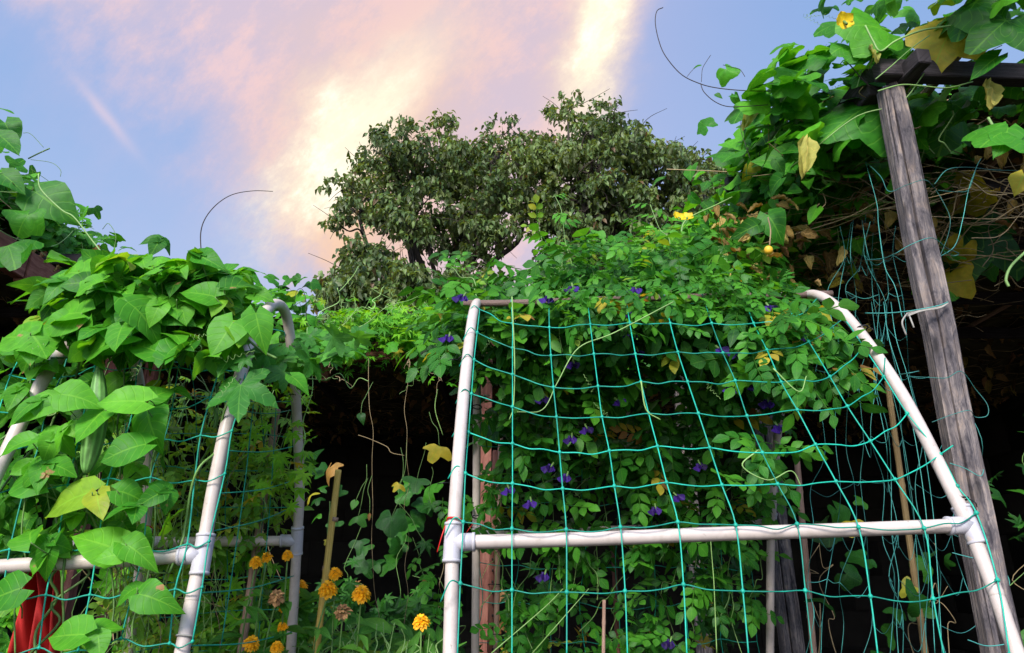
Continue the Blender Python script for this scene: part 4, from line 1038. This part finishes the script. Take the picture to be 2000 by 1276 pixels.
# heap along the ridge
pea([(870, 560), (900, 545), (1000, 540), (1040, 520), (1100, 500), (1200, 490), (1300, 500), (1400, 520), (1520, 545), (1560, 600), (1540, 640), (930, 640), (880, 600)], 640, 2.38, .20, K=190, sd=20)
pea([(940, 600), (1560, 600), (1560, 700), (1500, 760), (1300, 740), (1100, 760), (950, 740)], 520, lambda p: yb(p)-.05, .16, K=110, sd=18)
pea([(955, 730), (1500, 730), (1490, 880), (1400, 930), (1200, 940), (960, 960)], 370, lambda p: yb(p)-.02, .14, K=75, sd=17)
pea([(960, 930), (1480, 900), (1470, 1050), (960, 1060)], 190, lambda p: yb(p)-.02, .12, K=40, sd=18, s=(.095, .14), hi=.75)
pea([(960, 1050), (1500, 1050), (1500, 1300), (960, 1300)], 140, lambda p: yb(p)-.02, .12, K=34, sd=18, s=(.095, .14), hi=.75)
pea([(1080, 560), (1530, 545), (1540, 620), (1480, 640), (1080, 615)], 130, 2.02, .07, K=45, sd=16, s=(.07, .11), lo=.25)
# the hanging front bunches
pea([(1500, 620), (1600, 625), (1640, 670), (1630, 730), (1540, 755), (1440, 740), (1440, 660)], 85, 1.95, .12, K=45, sd=18, s=(.09, .14), lo=.15)
pea([(1440, 860), (1540, 860), (1550, 930), (1450, 940)], 16, 1.95, .06, s=(.09, .13), lo=.3)
pea([(820, 1080), (870, 960), (880, 1250), (830, 1270)], 14, 2.5, .15, s=(.08, .12)); pea([(840, 590), (930, 620), (930, 690), (850, 700)], 60, 2.4, .3)
# upright shoots
for sx, sy, ex, ey in ((1125, 560, 1085, 385), (1095, 560, 1050, 435), (930, 560, 880, 520), (1160, 540, 1150, 470), (1310, 500, 1270, 400), (1200, 560, 1290, 470)):
    P1 = wander(at(sx, sy, 2.3), at(ex, ey, 2.3), 5, .01, g); m_ = P1[2::3]
    f.inst(PEA5, m_, orient(len(m_), (0, -.8, .5), .3, (0, 0, .3), .9, g), g.uniform(.07, .10, len(m_)), g.uniform(.6, .84, len(m_)), M['pea'])
f.build('foliage', pv)
s = Batch()
for sx, sy, ex, ey in ((1125, 560, 1085, 385), (1095, 560, 1050, 435), (930, 560, 880, 520), (1160, 540, 1150, 470), (1310, 500, 1270, 400), (1200, 560, 1290, 470)):
    s = Batch(); tube(s, wander(at(sx, sy, 2.3), at(ex, ey, 2.3), 5, .01, g), .0018, M['youngstem'], .001, 5); s.build('stem', pv)
s = Batch()
for k in range(70):
    px, py = g.uniform(950, 1500), g.uniform(600, 1250); L = g.uniform(.1, .4); Y = yb(py)-.05
    p = at(px, py, Y); d = np.array([g.normal(0, .35), g.normal(0, .1), 1])*L*.5; tube(s, wander(p-d, p+d, 6, .012, g), g.uniform(.001, .0022), M['stem' if g.random() < .6 else 'youngstem'], sides=4, caps=False, tint=g.random())
for pts, Y in (([(1315, 590), (1200, 650), (1130, 680), (1090, 745), (1060, 800), (1010, 805)], 1.85), ([(1000, 580), (1005, 700), (1003, 790), (995, 820)], 1.8), ([(1252, 745), (1262, 800), (1290, 820)], 1.7), ([(1480, 880), (1450, 910), (1500, 938), (1545, 920), (1565, 950)], 1.7), ([(1510, 720), (1560, 765), (1575, 735)], 1.75), ([(960, 1276), (1060, 1190), (1100, 1150)], 2.5), ([(1040, 1276), (1150, 1150)], 2.5), ([(1400, 1276), (1395, 1150), (1390, 1000), (1440, 940)], 2.6), ([(855, 760), (850, 800), (865, 850)], 2.6)):
    s_ = Batch(); tube(s_, spline([at(x, y, Y) for x, y in pts]), .0022, M['youngstem'], .0013, 5); s_.build('stem', pv)
for k in range(10): tendril(pv, at(g.uniform(900, 1500), g.uniform(500, 800), 2.0), (g.normal(), 0, g.normal()), .06)
s.build('stem', pv)
PF = [(907, 585), (1118, 567), (1074, 588), (1242, 570), (878, 663), (1160, 642), (1237, 617), (1245, 692), (1232, 658), (1120, 715), (1063, 782), (1117, 860), (1145, 842), (1205, 790), (1078, 917), (993, 960), (1108, 935), (1403, 688), (1442, 694), (1425, 762), (1470, 758), (1500, 790), (1517, 838), (1500, 605), (1572, 660), (1366, 913), (1320, 975), (1280, 998), (1037, 985), (1310, 1258), (1065, 1127)]
for k, (px, py) in enumerate(PF):
    Y = 2.0 if py < 620 or px > 1400 else yb(py)-.28
    b = Batch(); c = at(px, py-8, Y); dn = unit(np.array([g.normal(0, .4), -.3, -1])); sd_ = unit(np.cross(dn, [0, 1, 0.2]))
    for a in range(3):
        off = sd_*(a-1)*.006; b.inst(t_ovate(rows=6, cols=5, w=.40, a=1.25, fold=1.1-.3*a, droop=-.15, heart=0, ripple=.05), (c+off)[None], frames(np.array([np.array([(a-1)*.9, -1, .3])]), dn[None]), np.array([.040-.006*a]), np.array([g.random()]), M['purple'])
    tube(b, [c+dn*-.012, c, c+dn*.008], .0035, M['stem'], .004, 6)
    b.build('flower', pv)

# --- bitter melon on the rear arbour
mv = vine('bitter_melon_vine', 'bitter melon vine with small cut leaves along the rear arbour beam', loc=(-1, 5.1, 0))
f = Batch(); g = np.random.default_rng(51)
def scat(tpl, mat, poly, N, Y, dy, s, nm=(0, -.6, .8), nj=.4, tm=(0, -.4, -.5), tj=.7, lo=.1, hi=.84, old=.008, K=None, sd=20):
    P1 = area_pts(poly, N, Y, dy, g, K=K, sd=sd); f.inst(tpl, P1, orient(N, nm, nj, tm, tj, g), g.uniform(*s, N), tints(N, g, lo, hi, old), M[mat])
scat(PALM, 'melon', [(560, 640), (640, 625), (760, 615), (930, 600), (940, 690), (840, 685), (600, 685)], 800, 5.0, .35, (.05, .085), lo=.2, K=220, sd=16)
scat(PALM, 'melon', [(590, 690), (930, 690), (930, 740), (860, 760), (790, 730), (600, 730)], 40, 4.9, .15, (.05, .08), hi=.5)
scat(ROUND, 'gourd', [(560, 640), (700, 635), (860, 650), (850, 690), (560, 700)], 60, 4.9, .3, (.07, .11), lo=.2, old=0)
scat(PALM, 'melon', [(430, 720), (600, 700), (620, 900), (600, 960), (520, 900), (440, 860)], 60, 2.1, .2, (.03, .05), lo=.6)
scat(PALM, 'melon', [(480, 880), (600, 870), (610, 990), (500, 1010)], 26, 2.1, .2, (.03, .045), lo=.7, old=.1)
f.build('foliage', mv)
s = Batch()
for k in range(26):
    px = g.uniform(600, 900); p = at(px, 640, 4.9); s_ = Batch(); tube(s_, wander(p, p+np.array([g.normal(0, .25), 0, g.uniform(.05, .35)]), 6, .03, g), .003, M['youngstem'], .0015, 4); s_.build('stem', mv)
for px, py, qx, qy in ((860, 710, 845, 830), (800, 700, 780, 740), (640, 700, 650, 760), (830, 720, 900, 770), (655, 735, 720, 780)):
    s_ = Batch(); tube(s_, wander(at(px, py, 4.2), at(px+(qx-px)*.5, py+(qy-py)*.5, 4.2), 7, .012, g), .0025, M['drystem'], .0012, 4); s_.build('stem', mv)

# --- dark undergrowth leaves in the shaded opening
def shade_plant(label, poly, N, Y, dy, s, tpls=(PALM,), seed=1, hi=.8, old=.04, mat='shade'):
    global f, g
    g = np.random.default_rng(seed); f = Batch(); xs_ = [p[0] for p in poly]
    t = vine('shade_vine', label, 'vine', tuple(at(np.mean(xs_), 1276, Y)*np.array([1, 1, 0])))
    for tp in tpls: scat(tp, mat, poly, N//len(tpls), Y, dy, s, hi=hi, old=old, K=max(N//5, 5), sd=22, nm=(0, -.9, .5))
    f.build('foliage', t); s_ = Batch()
    for k in range(max(4, N//22)):
        px = g.uniform(min(xs_), max(xs_)); p = at(px, 1300, Y); q = at(px+g.normal(0, 50), g.uniform(min(p_[1] for p_ in poly), 1150), Y)
        s_ = Batch(); tube(s_, wander(p, q, 8, .03, g), .0022, M['drystem' if g.random() < .5 else 'stem'], .0015, 4); s_.build('stem', t)
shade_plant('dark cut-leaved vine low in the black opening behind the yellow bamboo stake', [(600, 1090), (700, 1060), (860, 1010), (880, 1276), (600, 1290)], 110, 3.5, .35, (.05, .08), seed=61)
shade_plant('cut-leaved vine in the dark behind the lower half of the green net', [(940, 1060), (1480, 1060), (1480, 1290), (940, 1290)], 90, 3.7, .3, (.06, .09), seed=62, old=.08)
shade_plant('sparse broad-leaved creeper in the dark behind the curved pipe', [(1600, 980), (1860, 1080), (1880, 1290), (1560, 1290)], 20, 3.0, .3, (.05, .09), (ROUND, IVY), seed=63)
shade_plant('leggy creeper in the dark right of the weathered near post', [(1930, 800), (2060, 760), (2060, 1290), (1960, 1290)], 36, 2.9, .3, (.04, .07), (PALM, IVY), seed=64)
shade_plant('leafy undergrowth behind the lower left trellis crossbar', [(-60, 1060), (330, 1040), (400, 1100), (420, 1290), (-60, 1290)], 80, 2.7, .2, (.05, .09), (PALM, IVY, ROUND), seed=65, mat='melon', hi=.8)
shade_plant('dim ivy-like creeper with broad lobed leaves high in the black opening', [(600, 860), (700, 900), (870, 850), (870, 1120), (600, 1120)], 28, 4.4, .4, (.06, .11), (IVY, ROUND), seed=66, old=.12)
# single yellowing leaves hanging in the dark
hv = vine('ivy_vine', 'thin climber with a few yellowing lobed leaves hanging in the black opening', loc=tuple(at(800, 1276, 2.9)*np.array([1, 1, 0])))
f = Batch(); s = Batch()
for c, t_, tt, tp in [((858, 872), (842, 912), .90, IVY), ((815, 935), (808, 965), .45, IVY), ((765, 1010), (763, 1050), .4, ROUND), ((694, 980), (690, 998), .8, OVW), ((700, 1008), (708, 1030), .7, IVY), ((780, 945), (770, 962), .9, IVY), ((722, 1003), (722, 1018), .99, CRUMP), ((640, 1056), (634, 1066), .9, IVY), ((830, 1130), (828, 1150), .99, CRUMP), ((705, 810), (708, 828), .2, OVW), ((842, 985), (838, 1010), .5, PALM), ((830, 1060), (822, 1090), .3, PALM)]:
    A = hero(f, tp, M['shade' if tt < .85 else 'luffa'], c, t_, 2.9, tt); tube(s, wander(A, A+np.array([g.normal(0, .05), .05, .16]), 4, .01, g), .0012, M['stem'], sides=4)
tube(s, wander(at(700, 850, 2.9), at(790, 890, 2.9), 5, .008, g), .0014, M['drystem']); tube(s, wander(at(800, 700, 2.95), at(790, 1276, 2.95), 12, .008, g), .001, M['drystem'])
tube(s, wander(at(720, 700, 2.95), at(740, 1276, 2.95), 12, .008, g), .001, M['drystem'])
f.build('foliage', hv); s.build('stem', hv)

# --- gourd vine over the right pergola
gv = vine('gourd_vine', 'gourd vine with broad leaves and yellow flowers heaped on the grey-post pergola', loc=(1.4, 3, ZR))
f = Batch(); g = np.random.default_rng(71)
def boxfill(tpl, mat, lo, hi, N, s, nm=(-.5, -.5, .8), nj=.4, tm=(-.4, -.4, -.4), tj=.6, K=None, sd=(.1, .1, .07), lo_t=.1, hi_t=.82, old=.008, keep=None):
    P1 = clump(N, K or max(N//5, 4), lo, hi, sd, g, keep)
    # keep the post head, the stub beam and the yellow flower free of leaves hanging in front of them
    d1 = np.linalg.norm(P1[:, :2]-np.array([1.30, 1.95]), axis=1); k1 = ~((P1[:, 1] < 2.05) & (P1[:, 0] > .98) & (P1[:, 0] < 1.58) & (P1[:, 2] < ZR+.24))
    P1 = P1[k1]; N = len(P1); f.inst(tpl, P1, orient(N, nm, nj, tm, tj, g), g.uniform(*s, N), tints(N, g, lo_t, hi_t, old), M[mat])
boxfill(ROUND, 'gourd', (.98, 1.9, ZR-.02), (1.5, 2.5, ZR+.30), 100, (.06, .11))
boxfill(ROUND, 'gourd', (1.16, 2.5, ZR-.02), (1.6, 3.4, ZR+.38), 150, (.07, .115))
boxfill(OVW, 'gourd', (1.02, 2.15, ZR-.25), (1.35, 3.3, ZR+.25), 260, (.055, .09), hi_t=.84)
boxfill(ROUND, 'gourd', (1.05, 2.15, ZR-.15), (1.35, 3.6, ZR+.3), 150, (.045, .075), hi_t=.84)
boxfill(ROUND2, 'gourd', (1.25, 1.9, ZR+.1), (2.2, 3.4, ZR+.42), 170, (.06, .11))
boxfill(ROUND, 'gourd', (1.18, 3.4, ZR+.0), (1.7, 5.2, ZR+.50), 330, (.06, .11))
boxfill(OVW, 'bean', (1.06, 2.6, ZR-.15), (1.5, 4.8, ZR+.36), 300, (.06, .11))
boxfill(IVY, 'luffa', (1.15, 2.0, ZR+.0), (1.6, 4.5, ZR+.4), 150, (.07, .11))
boxfill(ROUND, 'gourd', (.2, 4.7, ZR-.1), (1.3, 5.4, ZR+.22), 220, (.06, .1))
# leaves above the near post and towards the corner
boxfill(ROUND2, 'gourd', (1.25, 1.35, ZR+.34), (2.6, 2.2, ZR+.62), 260, (.045, .085), hi_t=.84)
boxfill(ROUND, 'gourd', (1.5, 2.2, ZR+.15), (3.2, 3.4, ZR+.28), 90, (.09, .14), nm=(0, 0, 1), hi_t=.6)
# screen of leaves hanging under the roof right of the post
boxfill(ROUND, 'gourd', (1.5, 2.6, ZR-.2), (3.2, 3.6, ZR+.2), 22, (.08, .14), nm=(0, -.8, .3), tm=(0, 0, -1), hi_t=.7, old=.25)
boxfill(CRUMP, 'dry', (1.3, 2.5, ZR-.38), (1.8, 3.4, ZR+.1), 60, (.05, .10), nm=(0, -.8, .3), tm=(0, 0, -1), hi_t=.9)
boxfill(CRUMP, 'dry', (1.4, 2.3, ZR-.1), (3.2, 3.6, ZR+.2), 90, (.05, .10), nm=(0, -.8, .3), tm=(0, 0, -1), hi_t=.9)
# lower slope: smaller leaves between roof edge and trellis ridge
scat(SLEAF, 'bean', [(1250, 470), (1380, 400), (1500, 420), (1560, 560), (1300, 560), (1180, 540)], 420, 2.9, .3, (.06, .10), K=110, sd=18)
scat(PEA5, 'pea', [(1200, 480), (1400, 420), (1500, 500), (1550, 570), (1150, 570)], 260, 2.7, .3, (.09, .14), K=70, sd=18)
scat(CRUMP, 'dry', [(1380, 400), (1560, 380), (1600, 560), (1400, 560)], 60, 2.5, .2, (.04, .08))
for c, t_, tt, tp, Y in [((1640, 245), (1560, 215), .5, ROUND, 2.2), ((1575, 270), (1570, 332), .93, CRUMP, 2.0), ((1970, 250), (1950, 312), .5, OVW, 1.7), ((1965, 255), (1918, 285), .5, ROUND, 1.7), ((1885, 440), (1868, 535), .0, ROUND2, 3.0), ((1850, 210), (1850, 295), .3, ROUND, 2.3),
                         ((1480, 440), (1435, 460), .1, OVW, 2.3), ((1500, 420), (1530, 470), .35, OVW, 2.3), ((1600, 330), (1480, 300), .5, OVW, 2.3), ((1470, 215), (1450, 255), .95, CRUMP, 2.3), ((1700, 90), (1712, 122), .6, CRUMP, 1.9), ((1860, 60), (1815, 110), .92, ROUND2, 1.9),
                         ((1720, 55), (1640, 50), .7, ROUND, 1.9), ((1905, 5), (1862, 55), .2, ROUND2, 1.8), ((1965, 40), (1915, 85), .15, ROUND2, 1.75), ((1660, 90), (1625, 105), .5, ROUND, 1.95), ((1560, 150), (1510, 160), .6, ROUND, 2.1), ((2000, 340), (1985, 375), .9, OVW, 1.8), ((1930, 160), (1925, 215), .94, CRUMP, 1.9), ((1710, 200), (1620, 260), .4, ROUND, 2.1), ((1950, 110), (1900, 130), .3, OVW, 1.8),
                         ((1370, 128), (1352, 130), .3, SLEAF, 2.2), ((1440, 190), (1425, 178), .3, SLEAF, 2.2), ((1395, 185), (1410, 195), .2, SLEAF, 2.2), ((1445, 280), (1438, 292), .4, SLEAF, 2.2), ((1720, 320), (1712, 365), .6, OVW, 2.4), ((1640, 600), (1650, 610), .4, OVW, 2.4)]:
    hero(f, tp, M['pale' if tp is CRUMP else 'gourd'], c, t_, Y, tt*.8 if tp is CRUMP else tt, nrm=(g.normal(-.1, .3), -1, g.uniform(.1, .7)))
f.build('foliage', gv)
s = Batch()
def run(pts, Y, r, mat, r1=None): s_ = Batch(); tube(s_, spline([at(x, y, Y) for x, y in pts], 8), r, M[mat], r1, 5); s_.build('stem', gv)
run([(1295, 15), (1283, 22), (1280, 45), (1287, 80), (1300, 110), (1330, 145), (1365, 163), (1400, 172), (1450, 177), (1500, 178), (1545, 175)], 2.2, .0019, 'darkstem')
run([(1368, 163), (1375, 180), (1395, 198), (1420, 208), (1455, 208), (1500, 205)], 2.2, .0017, 'darkstem'); run([(1370, 160), (1372, 135), (1380, 120), (1388, 108)], 2.2, .0012, 'darkstem')
run([(1342, 150), (1350, 140), (1358, 132)], 2.2, .001, 'darkstem'); run([(1412, 127), (1430, 132), (1445, 136), (1455, 150)], 2.2, .0012, 'darkstem'); run([(1447, 235), (1447, 255), (1455, 280), (1465, 310)], 2.2, .0012, 'darkstem')
run([(1638, 100), (1650, 115), (1680, 150), (1700, 170)], 2.0, .0022, 'darkstem'); run([(1690, 50), (1705, 80), (1720, 100), (1750, 80), (1800, 60), (1860, 50)], 1.85, .0034, 'youngstem')
run([(1715, 178), (1760, 166), (1800, 168), (1850, 172), (1900, 160)], 1.92, .0025, 'youngstem'); run([(1710, 155), (1740, 130), (1780, 95), (1815, 70)], 1.9, .002, 'youngstem')
run([(1970, 560), (1965, 545), (1975, 520), (2005, 490)], 2.0, .0045, 'youngstem'); run([(1930, 230), (1945, 260), (1950, 300)], 1.9, .005, 'youngstem')
run([(1500, 425), (1505, 450), (1503, 480)], 2.2, .0028, 'drystem'); run([(1330, 465), (1340, 430), (1400, 400), (1430, 385)], 2.5, .003, 'youngstem')
for k in range(120):
    p = g.uniform((1.15, 2.0, ZR-.2), (1.7, 4.6, ZR+.12)); d = np.array([g.normal(0, .6), g.normal(0, .8), g.normal(0, .3)])*g.uniform(.08, .2)
    tube(s, wander(p-d, p+d, 5, .02, g), g.uniform(.0015, .004), M['youngstem' if g.random() < .45 else 'drystem'], sides=4, caps=False, tint=g.random())
for k in range(330):
    p = g.uniform((1.15, 2.3, ZR-.32), (2.6, 3.7, ZR+.05)); d = np.array([g.normal(0, 1), g.normal(0, .5), g.normal(0, .28)])*g.uniform(.08, .3)
    tube(s, wander(p-d, p+d, 4, .02, g), g.uniform(.001, .003), M['drystem'], sides=3, caps=False, tint=g.random())
for k in range(12): tendril(gv, g.uniform((1.0, 1.8, ZR+.1), (1.4, 3.0, ZR+.5)), (-1, -.2, g.normal(0, .6)), .08)
s.build('stem', gv)
def yflower(parent, px, py, Y, r, nrm=(0, -1, -.2)):
    b = Batch(); c = at(px, py, Y); n = unit(np.array(nrm, float)); x = unit(np.cross(n, [0, 0, 1])); y = np.cross(n, x)
    for k in range(5):
        a = k*2*math.pi/5; d = x*math.cos(a)+y*math.sin(a); b.inst(t_ovate(rows=6, cols=5, w=.5, a=1.2, fold=.1, droop=-.2, heart=0, ripple=.07), c[None], frames((n+d*-.15)[None], d[None]), np.array([r]), np.array([g.random()]), M['yellowpetal'])
        b.inst(LANCE, (c+n*.002)[None], frames((n+d*.6)[None], d[None]), np.array([r*.5]), np.array([.2]), M['gourd'])
    tube(b, [c, c-n*-.015+np.array([0, 0, -.02])], .004, M['stem'], sides=6)
    return b.build('flower', parent)
yflower(gv, 1648, 42, 1.62, .031, (-.1, -1, -.3)); yflower(gv, 1325, 425, 2.3, .028, (.2, -.9, .5)); yflower(gv, 1342, 425, 2.32, .026, (-.3, -.9, .5)); yflower(gv, 1150, 597, 2.6, .022)
b = Batch(); c = at(1501, 489, 2.2); tube(b, [c+np.array([0, 0, .017*x]) for x in np.linspace(-1, 1, 11)], .01, M['orangefruit'], sides=16, rfun=lambda t: .0155*math.sqrt(max(1-(2*t-1)**2, .002))); b.build('fruit', gv)

# --- vine over the left pergola
qv = vine('squash_vine', 'squash vine with broad angular leaves heaped on the red-brown beam', loc=(-2.9, 3.8, ZR))
f = Batch(); g = np.random.default_rng(81)
boxfill(ROUND, 'gourd', (-3.5, 3.1, ZR+.38), (-3.0, 4.9, ZR+.66), 420, (.055, .10), nm=(.4, -.6, .8), tm=(.4, -.4, -.4))
boxfill(IVY, 'gourd', (-3.4, 3.1, ZR+.42), (-2.95, 4.6, ZR+.74), 260, (.06, .10), nm=(.4, -.6, .8), tm=(.4, -.4, -.4))
boxfill(STAR, 'luffa', (-3.1, 3.8, ZR+.30), (-2.8, 5.0, ZR+.5), 120, (.07, .11), nm=(.3, -.7, .7))
boxfill(ROUND, 'gourd', (-3.3, 4.8, ZR+.1), (-1.6, 5.3, ZR+.5), 260, (.05, .09), nm=(0, -.6, .8))
boxfill(CRUMP, 'dry', (-3.0, 3.2, ZR+.05), (-2.7, 4.6, ZR+.35), 26, (.06, .11))
for c, t_, tt, tp, Y in [((22, 520), (18, 478), .4, IVY, 3.2), ((15, 480), (40, 525), .4, IVY, 3.2), ((55, 420), (35, 455), .5, ROUND, 3.2), ((70, 375), (140, 425), .35, OVW, 3.3), ((5, 340), (45, 372), .3, OVW, 3.2), ((0, 265), (42, 300), .3, OVW, 3.2), ((10, 240), (30, 285), .3, OVW, 3.3)]:
    hero(f, tp, M['gourd'], c, t_, Y, tt, nrm=(.2, -1, .3))
f.build('foliage', qv)
s = Batch()
def run(pts, Y, r, mat, r1=None): tube(s, spline([at(x, y, Y) for x, y in pts], 8), r, M[mat], r1, 5)
run([(55, 310), (75, 300), (97, 290)], 3.4, .004, 'stem'); run([(60, 312), (100, 318), (118, 332), (118, 345)], 3.4, .0016, 'stem'); run([(85, 288), (60, 262), (45, 260)], 3.4, .0016, 'stem'); run([(200, 448), (212, 437), (226, 460), (222, 490)], 4.2, .0022, 'stem')
run([(75, 340), (80, 370), (120, 410), (145, 425), (180, 470), (220, 520)], 3.2, .004, 'youngstem'); run([(60, 330), (105, 362), (120, 385)], 3.4, .0016, 'stem')
for k in range(40):
    p = g.uniform((-3.2, 3.0, ZR+.15), (-2.7, 4.8, ZR+.5)); d = g.normal(0, 1, 3)*np.array([.1, .15, .08]); tube(s, wander(p-d, p+d, 5, .02, g), .003, M['youngstem' if k % 2 else 'drystem'], sides=4, caps=False)
s.build('stem', qv)

# ================================================================== ZINNIAS
def zinnia(px, py, Y, r, label, dry=False, tiltv=None, seed=0):
    r = r*(.80+.03*(seed % 4))
    g = np.random.default_rng(seed+900); c = at(px, py, Y); foot = np.array([c[0]+g.normal(0, .05), c[1]+g.uniform(0, .08), 0])
    t = thing('zinnia', label, 'zinnia', tuple(foot), 'orange zinnias below the bean trellis')
    s = Batch(); P_ = wander(foot, c-np.array([0, 0, r*.2]), 8, .012, g); tube(s, P_, .0032, M['stem'], .0024, 6); s.build('stem', t)
    f = Batch(); m_ = P_[10:-2:2]; m_ = np.repeat(m_, 3, 0); n = len(m_); d = g.normal(0, 1, (n, 3)); d[:, 2] = g.uniform(-.2, .7, n)
    f.inst(LANCE, m_, frames(np.array([0, -.3, 1.0])+g.normal(0, .3, (n, 3)), unit(d)), g.uniform(.06, .10, n), tints(n, g, .1, .8, .01), M['zinnia']); f.build('foliage', t)
    h = Batch(); ax = unit(np.array([g.normal(0, .25), -.8, 1.0]) if tiltv is None else np.array(tiltv, float)); x = unit(np.cross(ax, [0, 1, 0])); y = np.cross(ax, x)
    petal = t_ovate(rows=5, cols=3, w=.30, a=1.35, fold=.35, droop=.3, heart=0)
    layers = 8 if not dry else 4
    for L in range(layers):
        el = L/(layers-1); n = int(17-10*el); rr = r*(.62-.5*el); 
        for k in range(n):
            a = 2*math.pi*(k+.5*(L % 2))/n+g.normal(0, .07); d = x*math.cos(a)+y*math.sin(a); up = -.25+1.1*el + (g.normal(0, .35) if dry else g.normal(0, .08))
            td = unit(d+ax*up); nn = unit(ax-d*up*.8)
            h.inst(petal, (c+d*rr*.55+ax*r*(.05+.62*el))[None], frames(nn[None], td[None]), np.array([r*(.62-.22*el)*(1.25 if dry else 1)]), np.array([g.random()]), M['petaldry' if dry else 'petal'])
    tube(h, [c-ax*r*.28, c+ax*r*.1, c+ax*r*.5], r*.3, M['stem'], sides=10, rfun=lambda q: r*(.16+.28*math.sin(math.pi*q)))
    h.build('flower_head', t)
Z = [(655, 1122, 2.2, .030, 'round orange zinnia just under the yellow bamboo stake, the upper of two'), (641, 1153, 2.2, .040, 'wide flat-rayed orange zinnia under the yellow bamboo stake'), (706, 1162, 2.2, .038, 'domed orange zinnia just right of the bamboo stake'),
     (823, 1217, 2.0, .030, 'round orange zinnia on its own near the white pipe leg'), (500, 1100, 1.98, .026, 'orange zinnia just below the thin white rear crossbar'), (522, 1090, 2.03, .022, 'small orange zinnia tucked behind another below the rear crossbar'), (562, 1086, 2.08, .022, 'orange zinnia left of the thin rear pipe leg, below its fitting'),
     (588, 1146, 2.4, .028, 'orange zinnia half hidden behind the thin rear pipe leg'), (552, 1190, 2.1, .016, 'tiny orange zinnia bud left of the rear pipe leg'), (491, 1258, 1.95, .030, 'orange zinnia at the bottom edge, largest by the bean trellis leg'), (541, 1266, 1.98, .024, 'orange zinnia at the bottom edge beside the rear pipe leg'), (552, 1226, 2.1, .020, 'orange zinnia hidden low behind the rear pipe leg')]
for k, z in enumerate(Z): zinnia(*z, seed=k)
zinnia(540, 1168, 2.05, .028, 'withered brown zinnia with drooping petals left of the rear pipe leg', dry=True, seed=30)
zinnia(670, 1196, 2.2, .028, 'withered tan zinnia between the domed orange ones', dry=True, seed=31)
# leafy bed around them
zb = vine('zinnia_bush', 'leafy bed of flowerless zinnia shoots around the orange blooms', 'bush', loc=(-.6, 2.3, 0)); f = Batch(); g = np.random.default_rng(91)
scat(LANCE, 'zinnia', [(450, 1150), (600, 1150), (630, 1215), (720, 1225), (860, 1260), (860, 1300), (400, 1300), (430, 1200)], 260, 2.5, .15, (.065, .115), tm=(0, -.3, .3), tj=.9, K=80, sd=18)
scat(PALM, 'melon', [(400, 1060), (560, 1080), (600, 1290), (380, 1290)], 60, 2.4, .1, (.03, .06), lo=.4)
f.build('foliage', zb); s = Batch()
for k in range(36):
    px = g.uniform(430, 850); tube(s, wander(at(px, 1330, 2.35), at(px+g.normal(0, 25), g.uniform(1215, 1265), 2.35), 6, .01, g), .003, M['youngstem'], .0015, 5)
s.build('stem', zb)

# ================================================================== RED CLOTH
def redcloth():
    b = Batch(); n, m_ = 40, 30; V = []
    for i in range(n):
        for j in range(m_):
            u, v = i/(n-1), j/(m_-1); px = 45+u*62-v*24+u*v*40; py = 1112+v*160+u*(10*v)
            p = at(px, py, 1.78); p[1] += .03*math.sin(u*16+v*2)+.012*math.sin(u*31+1); p[2] += .004*math.sin(u*20); V.append(p)
    Q = [[i*m_+j, i*m_+j+1, (i+1)*m_+j+1, (i+1)*m_+j] for i in range(n-1) for j in range(m_-1)]
    b.raw(V, Q, M['redcloth']); o = b.build('red_cloth'); props(o, 'crumpled red cloth hanging behind the lower left crossbar', 'cloth')
    md = o.modifiers.new('thick', 'SOLIDIFY'); md.thickness = .003
redcloth()

# ================================================================== GROUPS of look-alike things
for o in list(scene.objects):
    if o.parent is None and o.get('category') and not o.get('group'):
        kind = o.name.split('.')[0]
        gname = {'bamboo_stake': 'bamboo stakes and canes among the trellises', 'broadleaf_tree': 'trees behind the arbour', 'tomato_plant': 'tomato plants inside the left trellis',
                 'shade_vine': 'creepers growing in the shade', 'hoop_trellis': 'white pipe hoop trellises', 'trellis_net': 'green nets on the pipe trellises', 'backdrop_wall': 'dark backdrop walls added round the garden',
                 'pergola': 'pergolas round the garden'}.get(kind)
        if gname: o['group'] = gname
